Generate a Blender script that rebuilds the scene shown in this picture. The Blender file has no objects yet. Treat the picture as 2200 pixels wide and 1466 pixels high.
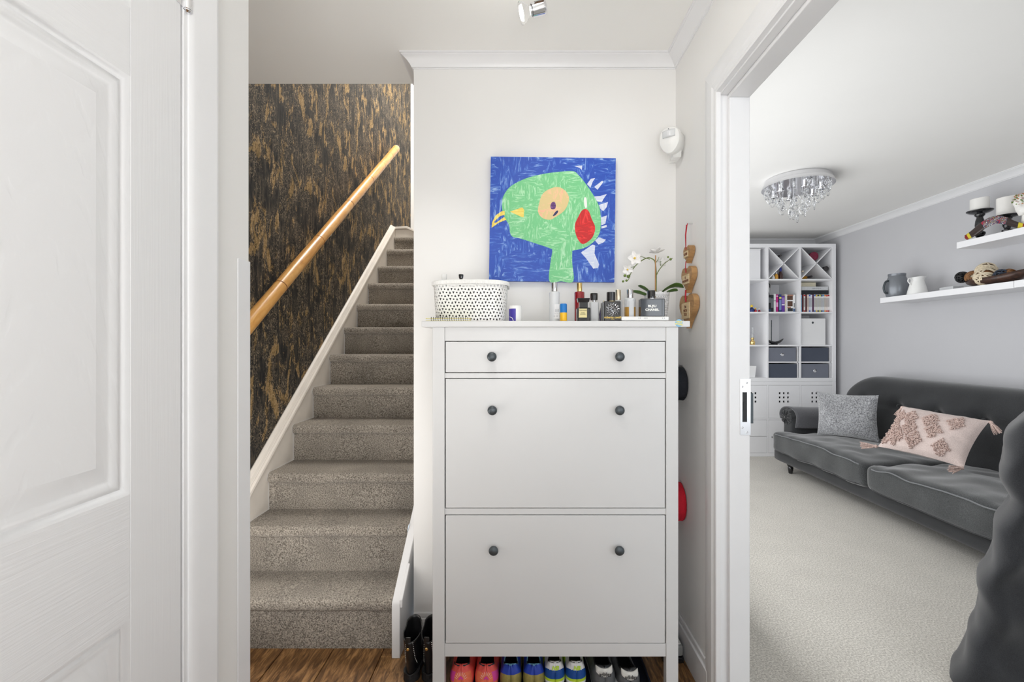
import bpy, bmesh, math, random
from mathutils import Vector, Matrix, noise
RN = random.Random(7)
sc = bpy.context.scene
col = sc.collection
PI = math.pi

# ------------------------------------------------------------------ camera, light, exposure
F, CX, CY, CH = 977.8, 1120.0, 739.0, 1.19
def P(px, py, Y):
    return Vector(((px - CX) / F * Y, Y, CH - (py - CY) / F * Y))
def PX(px, Y): return (px - CX) / F * Y
def PZ(py, Y): return CH - (py - CY) / F * Y

cam_d = bpy.data.cameras.new('camera'); cam = bpy.data.objects.new('camera', cam_d); col.objects.link(cam)
cam.location = (0, 0, CH); cam.rotation_euler = (PI / 2, 0, 0)
cam_d.lens = 16; cam_d.sensor_width = 36; cam_d.clip_start = 0.03
cam_d.shift_x = -20 / 2200; cam_d.shift_y = 6 / 2200
sc.camera = cam

w = bpy.data.worlds.new('world'); sc.world = w; w.use_nodes = True
w.node_tree.nodes['Background'].inputs[0].default_value = (0.80, 0.90, 1.0, 1)
w.node_tree.nodes['Background'].inputs[1].default_value = 1.0

def area(name, loc, rot, sx, sy, power, colr):
    l = bpy.data.lights.new(name, 'AREA'); l.shape = 'RECTANGLE'; l.size = sx; l.size_y = sy
    l.energy = power; l.color = colr
    o = bpy.data.objects.new(name, l); col.objects.link(o); o.location = loc; o.rotation_euler = rot
    return o
def point(name, loc, power, colr, r=0.05):
    l = bpy.data.lights.new(name, 'POINT'); l.energy = power; l.color = colr; l.shadow_soft_size = r
    o = bpy.data.objects.new(name, l); col.objects.link(o); o.location = loc
    return o
area('front_door_daylight', (0.02, -1.25, 0.85), (PI / 2, 0, 0), 1.0, 1.5, 5.4, (1.0, 0.985, 0.965))
area('hall_ceiling_fill', (0.03, -0.62, 1.0), (PI - 0.42, 0, 0.0), 0.7, 0.7, 17, (1.0, 0.99, 0.97))  # invented fill aimed upward to brighten the hall by ceiling bounce
area('stair_foot_fill', (-0.95, 0.97, 1.0), (PI / 2 + 0.6, 0, 0), 0.5, 1.8, 16, (1.0, 0.98, 0.95))  # added unseen fill for the steps and the ceiling above them
area('lounge_window_daylight', (2.1, -1.25, 1.35), (PI / 2 + 0.1, 0, 0), 2.1, 1.5, 22, (0.95, 0.975, 1.0))
area('lounge_side_fill', (0.86, 3.15, 1.15), (PI / 2 + 0.10, 0, -PI / 2), 3.1, 1.9, 42, (0.96, 0.98, 1.0))  # added fill hovering inside the lounge; no window on that side
area('landing_fill', (-0.85, 3.7, 4.5), (0, 0, 0), 0.6, 1.6, 75, (1.0, 0.97, 0.92))  # added fill under the closed landing ceiling, standing in for an upstairs window
point('spot_bulb_light', (-0.05, 1.38, 2.16), 0.5, (1.0, 0.96, 0.9), 0.04)
def spot(name, loc, target, power, colr, deg, r=0.04):
    l = bpy.data.lights.new(name, 'SPOT'); l.energy = power; l.color = colr; l.spot_size = math.radians(deg); l.spot_blend = 0.7; l.shadow_soft_size = r
    o = bpy.data.objects.new(name, l); col.objects.link(o); o.location = loc
    o.rotation_euler = (Vector(target) - Vector(loc)).to_track_quat('-Z', 'Y').to_euler(); return o
spot('stair_spot', (-0.10, 1.12, 2.15), (-0.78, 2.1, 0.5), 8, (1.0, 0.97, 0.92), 70)

spot('right_wall_spot', (-0.05, 1.0, 2.12), (0.626, 1.45, 1.55), 6, (1.0, 0.98, 0.95), 120)

sc.view_settings.view_transform = 'Standard'; sc.view_settings.look = 'None'
sc.view_settings.gamma = 1.0; sc.view_settings.use_curve_mapping = False
sc.view_settings.exposure = 0.0
try:
    sc.cycles.max_bounces = 12; sc.cycles.diffuse_bounces = 7; sc.cycles.transparent_max_bounces = 12
    sc.cycles.sample_clamp_indirect = 4.0
except Exception: pass

# ------------------------------------------------------------------ materials
def nt_new(name):
    m = bpy.data.materials.new(name); m.use_nodes = True
    nt = m.node_tree; b = nt.nodes['Principled BSDF']
    return m, nt, b
def c4(c): return (c[0], c[1], c[2], 1.0)
def srgb(r, g, b):
    f = lambda v: (v / 255 / 12.92) if v / 255 <= 0.04045 else ((v / 255 + 0.055) / 1.055) ** 2.4
    return (f(r), f(g), f(b))
def coords(nt, scale=(1, 1, 1), kind='Object', rot=(0, 0, 0)):
    tc = nt.nodes.new('ShaderNodeTexCoord'); mp = nt.nodes.new('ShaderNodeMapping')
    mp.inputs['Scale'].default_value = scale; mp.inputs['Rotation'].default_value = rot
    nt.links.new(tc.outputs[kind], mp.inputs[0]); return mp.outputs[0]
def noise_n(nt, vec, scale, detail=4, rough=0.5, dist=0.0):
    n = nt.nodes.new('ShaderNodeTexNoise'); n.inputs['Scale'].default_value = scale
    n.inputs['Detail'].default_value = detail; n.inputs['Roughness'].default_value = rough
    n.inputs['Distortion'].default_value = dist
    nt.links.new(vec, n.inputs['Vector']); return n.outputs['Fac']
def ramp(nt, fac, stops, interp='LINEAR'):
    r = nt.nodes.new('ShaderNodeValToRGB'); r.color_ramp.interpolation = interp
    e = r.color_ramp.elements
    while len(e) < len(stops): e.new(0.5)
    for i, (p, c) in enumerate(stops): e[i].position = p; e[i].color = c4(c)
    nt.links.new(fac, r.inputs[0]); return r.outputs[0]
def bump(nt, b, h, strength, dist):
    n = nt.nodes.new('ShaderNodeBump'); n.inputs['Strength'].default_value = strength
    n.inputs['Distance'].default_value = dist
    nt.links.new(h, n.inputs['Height']); nt.links.new(n.outputs[0], b.inputs['Normal'])
def mixc(nt, fac, a, bb, mode='MIX'):
    n = nt.nodes.new('ShaderNodeMix'); n.data_type = 'RGBA'; n.blend_type = mode
    for s, v in ((n.inputs[0], fac), (n.inputs[6], a), (n.inputs[7], bb)):
        if isinstance(v, (int, float)): s.default_value = v
        elif isinstance(v, tuple): s.default_value = c4(v)
        else: nt.links.new(v, s)
    return n.outputs[2]
def mathn(nt, op, a, bb=0.0):
    n = nt.nodes.new('ShaderNodeMath'); n.operation = op
    for s, v in ((n.inputs[0], a), (n.inputs[1], bb)):
        if isinstance(v, (int, float)): s.default_value = v
        else: nt.links.new(v, s)
    return n.outputs[0]
def plain(name, c, rough=0.5, metal=0.0, var=0.03, vs=6.0, bs=0.0, bscale=60, bd=0.002, sheen=0.0, coat=0.0, spec=None):
    m, nt, b = nt_new(name)
    b.inputs['Roughness'].default_value = rough; b.inputs['Metallic'].default_value = metal
    v = coords(nt)
    f = noise_n(nt, v, vs, 3)
    lo = tuple(x * (1 - var) for x in c); hi = tuple(min(1, x * (1 + var)) for x in c)
    nt.links.new(ramp(nt, f, [(0.3, lo), (0.7, hi)]), b.inputs['Base Color'])
    if bs: bump(nt, b, noise_n(nt, v, bscale, 3), bs, bd)
    if sheen: b.inputs['Sheen Weight'].default_value = sheen; b.inputs['Sheen Roughness'].default_value = 0.4
    if coat: b.inputs['Coat Weight'].default_value = coat; b.inputs['Coat Roughness'].default_value = 0.08
    if spec is not None: b.inputs['Specular IOR Level'].default_value = spec
    return m
def glass(name, c=(1, 1, 1), rough=0.02, ior=1.45):
    m, nt, b = nt_new(name)
    b.inputs['Base Color'].default_value = c4(c); b.inputs['Transmission Weight'].default_value = 1.0
    b.inputs['Roughness'].default_value = rough; b.inputs['IOR'].default_value = ior
    return m
def emis(name, c, s):
    m, nt, b = nt_new(name)
    b.inputs['Base Color'].default_value = c4(c); b.inputs['Emission Color'].default_value = c4(c)
    b.inputs['Emission Strength'].default_value = s
    return m
def fibre(name, lo, hi, scale, bs, bd, patch=0.25, rough=0.95, sheen=0.2, stretch=(1, 1, 1)):
    m, nt, b = nt_new(name); b.inputs['Roughness'].default_value = rough
    v = coords(nt, stretch)
    f = noise_n(nt, v, scale, 3, 0.7)
    p = noise_n(nt, v, 5.0, 3)
    c1 = ramp(nt, f, [(0.36, lo), (0.64, hi)])
    c2 = ramp(nt, p, [(0.3, (1 - patch,) * 3), (0.7, (1, 1, 1))])
    nt.links.new(mixc(nt, 1.0, c1, c2, 'MULTIPLY'), b.inputs['Base Color'])
    bump(nt, b, f, bs, bd)
    b.inputs['Sheen Weight'].default_value = sheen
    b.inputs['Specular IOR Level'].default_value = 0.2
    return m
def grain_paint(name, c, scl, strength, dist, cathedral=False):
    """white moulded door skin with an embossed wood grain"""
    m, nt, b = nt_new(name); b.inputs['Roughness'].default_value = 0.38
    b.inputs['Base Color'].default_value = c4(c)
    v = coords(nt, scl)
    if cathedral:
        wv = nt.nodes.new('ShaderNodeTexWave'); wv.wave_type = 'RINGS'; wv.rings_direction = 'X'
        wv.inputs['Scale'].default_value = 13; wv.inputs['Distortion'].default_value = 4
        wv.inputs['Detail'].default_value = 3; wv.inputs['Detail Scale'].default_value = 1.6
        mo = nt.nodes.new('ShaderNodeVectorMath'); mo.operation = 'ADD'; mo.inputs[1].default_value = (0, -0.88, -0.12)
        nt.links.new(v, mo.inputs[0]); nt.links.new(mo.outputs[0], wv.inputs['Vector'])
        f = ramp(nt, wv.outputs['Fac'], [(0.0, (0, 0, 0)), (0.25, (0.8, 0.8, 0.8)), (1.0, (1, 1, 1))])
    else:
        f = noise_n(nt, v, 1.0, 4, 0.6)
    bump(nt, b, f, strength, dist)
    return m

M = {}
M['wall'] = plain('hall_wall_paint', srgb(232, 231, 229), 0.7, var=0.012, vs=2, bs=0.05, bscale=90, bd=0.001)
M['ceil'] = plain('ceiling_paint', srgb(236, 235, 232), 0.85, var=0.012, vs=2, bs=0.12, bscale=30, bd=0.002)
M['trim'] = plain('white_gloss_trim', srgb(229, 229, 230), 0.35, var=0.012, vs=9, bs=0.05, bscale=25, bd=0.001)
M['string'] = plain('scuffed_cream_string_paint', srgb(226, 220, 212), 0.4, var=0.05, vs=9, bs=0.08, bscale=25, bd=0.001)
M['lwall'] = plain('lounge_grey_paint', srgb(195, 195, 198), 0.8, var=0.012, vs=2, bs=0.05, bscale=90, bd=0.001)
M['cab'] = plain('cabinet_white_lacquer', srgb(214, 214, 214), 0.35, var=0.01, vs=3)
M['shelf'] = plain('white_foil_shelf', srgb(238, 238, 240), 0.4, var=0.01)
M['stile'] = grain_paint('door_skin_vertical_grain', srgb(226, 226, 227), (200, 260, 5), 0.25, 0.0012)
M['rail'] = grain_paint('door_skin_horizontal_grain', srgb(226, 226, 227), (120, 5, 210), 0.5, 0.0016)
M['panel'] = grain_paint('door_skin_cathedral_grain', srgb(226, 226, 227), (1, 1.6, 0.35), 0.30, 0.0008, True)
M['chrome'] = plain('polished_chrome', (0.78, 0.78, 0.80), 0.08, 1.0, var=0.01)
M['steel'] = plain('brushed_steel', (0.75, 0.75, 0.76), 0.28, 1.0, var=0.02)
M['silver'] = plain('silver_cap_metal', (0.72, 0.72, 0.74), 0.18, 1.0, var=0.02)
M['gold'] = plain('gold_metal', (0.85, 0.62, 0.26), 0.2, 1.0, var=0.05)
M['palegold'] = plain('pale_gold_metal', (0.82, 0.72, 0.55), 0.25, 1.0, var=0.03)
M['knob'] = plain('blackened_metal_knob', srgb(82, 88, 92), 0.42, 0.6, var=0.1, vs=40)
M['black'] = plain('black_gloss_plastic', (0.012, 0.012, 0.014), 0.12, var=0.05, coat=0.5)
M['blackm'] = plain('black_matt', (0.02, 0.02, 0.022), 0.6, var=0.2)
M['dark'] = plain('near_black_filler', (0.008, 0.008, 0.01), 0.9)  # near-black, painted in for shade in holes; also cores and underfloor
M['whitep'] = plain('white_plastic', srgb(235, 235, 233), 0.35, var=0.01)
M['cream'] = plain('cream_paper', srgb(232, 226, 205), 0.7, var=0.04, vs=30)
M['paper'] = plain('white_paper', srgb(235, 235, 235), 0.7, var=0.02)

# wallpaper: charcoal with gilded flakes, repeating every roll width
def wallpaper():
    m, nt, b = nt_new('charcoal_gold_wallpaper')
    tc = nt.nodes.new('ShaderNodeTexCoord'); sp = nt.nodes.new('ShaderNodeSeparateXYZ')
    nt.links.new(tc.outputs['Object'], sp.inputs[0])
    y = mathn(nt, 'PINGPONG', mathn(nt, 'ADD', sp.outputs[1], 0.272), 10.0)
    y = mathn(nt, 'MODULO', mathn(nt, 'ADD', sp.outputs[1], 10 * 0.53 - 0.207), 0.53)
    z = sp.outputs[2]
    cb = nt.nodes.new('ShaderNodeCombineXYZ'); nt.links.new(y, cb.inputs[1]); nt.links.new(z, cb.inputs[2])
    def mapped(sy, sz, rot, off=0.0):
        q = nt.nodes.new('ShaderNodeMapping'); q.inputs['Scale'].default_value = (1, sy, sz)
        q.inputs['Rotation'].default_value = (rot, 0, 0); q.inputs['Location'].default_value = (off, off, off)
        nt.links.new(cb.outputs[0], q.inputs[0]); return q.outputs[0]
    big = noise_n(nt, mapped(1.35, 0.62, 0.30), 8.0, 6, 0.66, 0.9)
    zone = noise_n(nt, mapped(1.2, 0.7, 0.2, 3.7), 7.0, 3, 0.5, 0.6)
    streak = noise_n(nt, mapped(2.6, 0.4, 0.18), 22.0, 5, 0.7, 0.6)
    crack = noise_n(nt, mapped(1.2, 0.8, 0.5), 60.0, 5, 0.75, 2.2)
    base = ramp(nt, streak, [(0.35, srgb(24, 25, 26)), (0.5, srgb(46, 46, 46)), (0.62, srgb(84, 76, 66)), (0.72, srgb(108, 96, 80))])
    zmask = ramp(nt, zone, [(0.42, (0, 0, 0)), (0.54, (1, 1, 1))])
    spk = ramp(nt, crack, [(0.52, (0, 0, 0)), (0.60, (1, 1, 1))])
    fleck = mixc(nt, 1.0, zmask, spk, 'MULTIPLY')
    c = mixc(nt, mathn(nt, 'MULTIPLY', fleck, 0.75), base, srgb(178, 160, 134))
    gold = ramp(nt, mathn(nt, 'ADD', mathn(nt, 'MULTIPLY', crack, 0.6), mathn(nt, 'MULTIPLY', streak, 0.4)), [(0.36, srgb(78, 64, 40)), (0.46, srgb(128, 106, 68)), (0.53, srgb(164, 136, 94)), (0.62, srgb(206, 182, 146))])
    s = mathn(nt, 'ADD', mathn(nt, 'MULTIPLY', big, 0.74), mathn(nt, 'MULTIPLY', crack, 0.26))
    c = mixc(nt, ramp(nt, s, [(0.0, (0, 0, 0)), (0.530, (0, 0, 0)), (0.562, (1, 1, 1))]), c, gold)
    fine = crack; tiny = streak
    seam = mathn(nt, 'LESS_THAN', y, 0.0025)
    c = mixc(nt, mathn(nt, 'MULTIPLY', seam, 0.5), c, srgb(120, 115, 105))
    nt.links.new(c, b.inputs['Base Color'])
    b.inputs['Roughness'].default_value = 0.72; b.inputs['Specular IOR Level'].default_value = 0.2
    bump(nt, b, mathn(nt, 'ADD', fine, tiny), 0.5, 0.003)
    return m
M['wallpaper'] = wallpaper()
M['stair'] = fibre('taupe_twist_carpet', srgb(84, 75, 65), srgb(214, 204, 190), 230, 1.0, 0.008, 0.30)
M['carpet'] = fibre('pale_greige_carpet', srgb(166, 161, 152), srgb(226, 221, 212), 150, 0.7, 0.005, 0.07)
M['sofa'] = fibre('charcoal_sofa_weave', srgb(34, 35, 37), srgb(62, 63, 65), 500, 0.3, 0.001, 0.30, 0.9, 0.35)
M['seat'] = fibre('charcoal_brushed_seat_fabric', srgb(48, 50, 51), srgb(84, 86, 87), 260, 0.3, 0.0015, 0.42, 0.9, 0.5)
M['piping'] = fibre('grey_piping_cord', srgb(96, 98, 100), srgb(136, 138, 140), 500, 0.3, 0.001, 0.1)
M['throw'] = fibre('dark_grey_fleece', srgb(76, 76, 80), srgb(104, 104, 108), 300, 0.4, 0.002, 0.15, 0.95, 0.5)
M['pillow'] = fibre('silver_grey_plush', srgb(104, 105, 108), srgb(196, 197, 200), 110, 0.9, 0.006, 0.35, 0.9, 0.8)
M['pink'] = fibre('blush_linen', srgb(192, 174, 168), srgb(222, 206, 200), 300, 0.3, 0.001, 0.10)
M['tuft'] = fibre('blush_tufted_yarn', srgb(184, 154, 144), srgb(234, 212, 203), 160, 0.6, 0.008, 0.1)

def wood(name, dark, mid, light, sc_=(1, 1, 1), rough=0.35, knots=True, ring=14, axis_rot=(0, 0, 0), rnd=True):
    m, nt, b = nt_new(name); b.inputs['Roughness'].default_value = rough
    tc = nt.nodes.new('ShaderNodeTexCoord'); mp = nt.nodes.new('ShaderNodeMapping')
    mp.inputs['Scale'].default_value = sc_; mp.inputs['Rotation'].default_value = axis_rot
    nt.links.new(tc.outputs['Object'], mp.inputs[0]); v = mp.outputs[0]
    if rnd:
        oi = nt.nodes.new('ShaderNodeObjectInfo'); va = nt.nodes.new('ShaderNodeVectorMath'); va.operation = 'ADD'
        sm = nt.nodes.new('ShaderNodeVectorMath'); sm.operation = 'SCALE'; sm.inputs[0].default_value = (7, 13, 5)
        nt.links.new(oi.outputs['Random'], sm.inputs['Scale'])
        nt.links.new(v, va.inputs[0]); nt.links.new(sm.outputs[0], va.inputs[1]); v = va.outputs[0]
    a = noise_n(nt, v, ring, 5, 0.65, 1.6)
    bb = noise_n(nt, v, ring * 0.3, 3, 0.5, 2.5)
    s = mathn(nt, 'ADD', mathn(nt, 'MULTIPLY', a, 0.65), mathn(nt, 'MULTIPLY', bb, 0.35))
    c = ramp(nt, s, [(0.33, dark), (0.5, mid), (0.68, light)])
    nt.links.new(c, b.inputs['Base Color']); bump(nt, b, s, 0.25, 0.002)
    return m
M['oak'] = wood('rustic_dark_oak', srgb(44, 28, 16), srgb(124, 88, 52), srgb(196, 150, 98), (6.5, 1, 1), 0.4, ring=9)
M['bamboo'] = wood('varnished_pine_pole', srgb(176, 118, 58), srgb(214, 158, 86), srgb(232, 184, 116), (9, 0.8, 0.8), 0.28, ring=6)
M['heart'] = wood('stained_birch_heart', srgb(138, 102, 62), srgb(170, 130, 84), srgb(190, 150, 102), (3, 3, 12), 0.55, ring=6)
M['plaque'] = wood('pale_birch_plaque', srgb(196, 170, 126), srgb(214, 190, 148), srgb(226, 206, 168), (3, 3, 16), 0.6, ring=6)
M['walnut'] = wood('dark_walnut_tray', srgb(30, 18, 12), srgb(58, 36, 26), srgb(88, 54, 38), (1, 6, 6), 0.3, ring=5)

# ------------------------------------------------------------------ mesh builder
class MB:
    def __init__(s): s.v = []; s.f = []; s.m = []; s.mi = 0
    def add(s, vs, fs, mi=None):
        n = len(s.v); s.v += [Vector(v) for v in vs]; s.f += [[i + n for i in f] for f in fs]
        s.m += [s.mi if mi is None else mi] * len(fs); return s
    def box(s, x0, y0, z0, x1, y1, z1):
        vs = [(x0, y0, z0), (x1, y0, z0), (x1, y1, z0), (x0, y1, z0), (x0, y0, z1), (x1, y0, z1), (x1, y1, z1), (x0, y1, z1)]
        return s.add(vs, [(0, 3, 2, 1), (4, 5, 6, 7), (0, 1, 5, 4), (1, 2, 6, 5), (2, 3, 7, 6), (3, 0, 4, 7)])
    def grid(s, fn, nu, nv, cu=False, cv=False, mf=None):
        n = len(s.v); U = nu if cu else nu + 1; V = nv if cv else nv + 1
        for j in range(V):
            for i in range(U): s.v.append(Vector(fn(i / nu, j / nv)))
        for j in range(nv):
            for i in range(nu):
                a = n + j * U + i; b_ = n + j * U + (i + 1) % U
                c = n + ((j + 1) % V) * U + (i + 1) % U; d = n + ((j + 1) % V) * U + i
                s.f.append([a, b_, c, d]); s.m.append(s.mi if mf is None else mf((i + .5) / nu, (j + .5) / nv))
        return s
    def cap(s, idx): s.f.append(list(idx)); s.m.append(s.mi)
    def lathe(s, prof, c, axis=(0, 0, 1), n=24, sx=1, sy=1, mf=None):
        q = Vector(axis).to_track_quat('Z', 'Y').to_matrix(); c = Vector(c); k = len(prof) - 1
        st = len(s.v)
        def fn(u, v):
            r, h = prof[round(v * k)]
            return c + q @ Vector((r * sx * math.cos(2 * PI * u), r * sy * math.sin(2 * PI * u), h))
        s.grid(fn, n, k, cu=True, mf=mf)
        if prof[0][0] > 1e-6: s.cap(range(st + n - 1, st - 1, -1))
        if prof[-1][0] > 1e-6: s.cap(range(st + k * n, st + (k + 1) * n))
        return s
    def tube(s, pts, r, n=8, closed=False):
        pts = [Vector(p) for p in pts]; k = len(pts)
        rr = r if isinstance(r, (list, tuple)) else [r] * k
        st = len(s.v); up = None
        for i, p in enumerate(pts):
            a = pts[(i - 1) % k] if (closed or i) else p; b_ = pts[(i + 1) % k] if (closed or i < k - 1) else p
            d = (b_ - a).normalized() if (b_ - a).length > 1e-9 else Vector((0, 0, 1))
            if up is None: up = d.orthogonal().normalized()
            up = (up - d * up.dot(d)); up = up.normalized() if up.length > 1e-6 else d.orthogonal().normalized()
            w_ = d.cross(up)
            for j in range(n):
                t = 2 * PI * j / n; s.v.append(p + (up * math.cos(t) + w_ * math.sin(t)) * rr[i])
        for i in range(k if closed else k - 1):
            for j in range(n):
                a = st + i * n + j; b_ = st + i * n + (j + 1) % n
                e = st + ((i + 1) % k) * n
                s.f.append([a, b_, e + (j + 1) % n, e + j]); s.m.append(s.mi)
        if not closed:
            s.cap(range(st + n - 1, st - 1, -1)); s.cap(range(st + (k - 1) * n, st + k * n))
        return s
    def prism(s, poly, a0, a1, plane='XZ'):
        def mk(p, a): return {'XZ': (p[0], a, p[1]), 'YZ': (a, p[0], p[1]), 'XY': (p[0], p[1], a)}[plane]
        n = len(poly)
        vs = [mk(p, a0) for p in poly] + [mk(p, a1) for p in poly]
        fs = [list(range(n)), list(range(2 * n - 1, n - 1, -1))] + [[i, (i + 1) % n, n + (i + 1) % n, n + i] for i in range(n)]
        return s.add(vs, fs)
    def rbox(s, c, h, r, n=(8, 8, 4), fn=None, mi=None):
        """rounded box: centre c, half sizes h, corner radius r"""
        c = Vector(c); h = Vector(h); vs = []; idx = {}; fs = []
        def key(i, j, k): return (i, j, k)
        def pos(i, j, k):
            q = Vector((((2 * i / n[0]) - 1) * h[0], ((2 * j / n[1]) - 1) * h[1], ((2 * k / n[2]) - 1) * h[2]))
            inn = Vector([max(-(h[a] - r), min(h[a] - r, q[a])) for a in range(3)])
            d = q - inn
            if d.length > 1e-9: q = inn + d.normalized() * r
            return q
        def vid(i, j, k):
            t = (i, j, k)
            if t not in idx:
                q = c + pos(i, j, k)
                if fn: q = Vector(fn(q))
                idx[t] = len(vs); vs.append(q)
            return idx[t]
        for (A, B, Cc) in ((0, 1, 2), (1, 2, 0), (2, 0, 1)):
            for side in (0, n[Cc]):
                for i in range(n[A]):
                    for j in range(n[B]):
                        q = []
                        for (di, dj) in ((0, 0), (1, 0), (1, 1), (0, 1)):
                            t = [0, 0, 0]; t[A] = i + di; t[B] = j + dj; t[Cc] = side; q.append(vid(*t))
                        if side == 0: q.reverse()
                        fs.append(q)
        return s.add(vs, fs, mi)
    def ring_panel(s, o, ux, uy, nrm, x0, x1, y0, y1, prof):
        """nested rectangles: prof is (inset, depth) pairs; closes the middle"""
        o = Vector(o); ux = Vector(ux); uy = Vector(uy); nrm = Vector(nrm); st = len(s.v)
        for (ins, d) in prof:
            for (a, b_) in ((x0 + ins, y0 + ins), (x1 - ins, y0 + ins), (x1 - ins, y1 - ins), (x0 + ins, y1 - ins)):
                s.v.append(o + ux * a + uy * b_ + nrm * d)
        for k in range(len(prof) - 1):
            for j in range(4):
                a = st + 4 * k + j; b_ = st + 4 * k + (j + 1) % 4
                s.f.append([a, b_, b_ + 4, a + 4]); s.m.append(s.mi)
        e = st + 4 * (len(prof) - 1); s.cap([e, e + 1, e + 2, e + 3]); return s
    def build(s, name, mat, parent=None, bevel=0, seg=2, solid=0, sub=0, ang=35, kind=None, flat=False, recalc=True):
        off = Vector((0, 0, 0)); p = parent
        while p is not None: off = off + p.location; p = p.parent
        me = bpy.data.meshes.new(name)
        me.from_pydata([tuple(v - off) for v in s.v], [], s.f)
        mats = mat if isinstance(mat, (list, tuple)) else [mat]
        for mm in mats: me.materials.append(M[mm] if isinstance(mm, str) else mm)
        if len(mats) > 1: me.polygons.foreach_set('material_index', [min(i, len(mats) - 1) for i in s.m])
        if recalc:
            bm = bmesh.new(); bm.from_mesh(me); bmesh.ops.recalc_face_normals(bm, faces=bm.faces); bm.to_mesh(me); bm.free()
        if not flat:
            me.polygons.foreach_set('use_smooth', [True] * len(me.polygons))
            me.set_sharp_from_angle(angle=math.radians(ang))
        me.update()
        o = bpy.data.objects.new(name, me); col.objects.link(o)
        if parent is not None: o.parent = parent
        if kind: o['kind'] = kind
        if bevel:
            md = o.modifiers.new('b', 'BEVEL'); md.width = bevel; md.segments = seg; md.limit_method = 'ANGLE'; md.angle_limit = math.radians(40)
            md.harden_normals = False
        if sub:
            md = o.modifiers.new('s', 'SUBSURF'); md.levels = sub; md.render_levels = sub
        if solid:
            md = o.modifiers.new('t', 'SOLIDIFY'); md.thickness = solid; md.offset = -1
        return o

def thing(name, label, cat, loc=(0, 0, 0), group=None):
    o = bpy.data.objects.new(name, None); o.empty_display_size = 0.05; col.objects.link(o); o.location = loc
    o['label'] = label; o['category'] = cat
    if group: o['group'] = group
    return o
def tag(o, label, cat, group=None):
    o['label'] = label; o['category'] = cat
    if group: o['group'] = group
    return o
def struct(o): o['kind'] = 'structure'; return o
def bx(name, mat, parent, x0, y0, z0, x1, y1, z1, bevel=0, **k):
    return MB().box(x0, y0, z0, x1, y1, z1).build(name, mat, parent, bevel=bevel, **k)
def clone(root, loc, label=None, rot=None):
    r = root.copy(); col.objects.link(r); r.location = loc
    if rot is not None: r.rotation_euler = rot
    if label: r['label'] = label
    for ch in list(root.children):
        c_ = ch.copy(); col.objects.link(c_); c_.parent = r
        for g in list(ch.children):
            d = g.copy(); col.objects.link(d); d.parent = c_
    return r
def smooth_poly(pts, k=5, closed=True):
    n = len(pts); out = []
    rng = range(n if closed else n - 1)
    for i in rng:
        p0 = pts[(i - 1) % n] if closed or i > 0 else pts[0]
        p1 = pts[i]; p2 = pts[(i + 1) % n]; p3 = pts[(i + 2) % n] if closed or i < n - 2 else pts[-1]
        for j in range(k):
            t = j / k
            out.append(tuple(0.5 * ((2 * b_) + (-a + c_) * t + (2 * a - 5 * b_ + 4 * c_ - d) * t * t + (-a + 3 * b_ - 3 * c_ + d) * t ** 3)
                             for a, b_, c_, d in zip(p0, p1, p2, p3)))
    if not closed: out.append(tuple(pts[-1]))
    return out
def lerp_keys(keys, t):
    if t <= keys[0][0]: return keys[0][1]
    for (a, va), (b_, vb) in zip(keys, keys[1:]):
        if t <= b_:
            u = (t - a) / (b_ - a); return va + (vb - va) * u
    return keys[-1][1]
def text(name, body, size, loc, rot, mat, parent, ext=0.0003, bold=0.0, align='CENTER', sx=1.0, shear=0.0):
    cu = bpy.data.curves.new(name, 'FONT'); cu.body = body; cu.size = size; cu.extrude = ext; cu.align_x = align; cu.align_y = 'CENTER'
    cu.offset = bold; cu.space_line = 0.95; cu.shear = shear; cu.resolution_u = 3
    t = bpy.data.objects.new(name, cu); col.objects.link(t)
    dg = bpy.context.evaluated_depsgraph_get(); me = bpy.data.meshes.new_from_object(t.evaluated_get(dg))
    bpy.data.objects.remove(t); bpy.data.curves.remove(cu)
    off = Vector((0, 0, 0)); p = parent
    while p is not None: off = off + p.location; p = p.parent
    from mathutils import Euler
    R_ = Euler(rot).to_matrix()
    for v in me.vertices: v.co = R_ @ Vector((v.co.x * sx, v.co.y, v.co.z)) + Vector(loc) - off
    me.materials.clear(); me.materials.append(M[mat] if isinstance(mat, str) else mat)
    o = bpy.data.objects.new(name, me); col.objects.link(o); o.parent = parent
    return o
FACE_CAM = (PI / 2, 0, 0)

# ================================================================== THE SETTING
XR, XRL, XL = 0.626, 0.714, -0.57          # hall right face, lounge face of the partition, hall left face
YB = 1.845                                 # hall back wall
XS = -1.24                                 # papered stair wall
HC, LC = 2.35, 2.385                       # ceilings
XW, YBL = 3.38, 5.22                       # lounge right and back walls
YF = -1.3

# hall floor of single planks
fl = struct(bx('floor', 'dark', None, -1.4, YF, -0.06, 0.66, 2.0, -0.012))
px0 = -0.928 - 0.196 * 3
k = 0
for i in range(11):
    xa = px0 + 0.196 * i
    xb = min(xa + 0.196, 0.655)
    if xa > 0.65: break
    y = YF + 0.4 - 1.2 * ((i * 0.37) % 1.0)
    while y < 2.0:
        y1 = min(y + 1.22, 2.0); y0 = max(y, YF)
        if y1 - y0 > 0.05:
            bx('plank', 'oak', fl, xa + 0.0013, y0 + 0.0013, -0.012, xb - 0.0013, y1 - 0.0013, 0.0, bevel=0.002, seg=1)
        y += 1.22
# lounge carpet
struct(bx('floor', 'carpet', None, 0.66, YF, -0.06, XW + 0.1, YBL + 0.1, 0.0))
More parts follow.
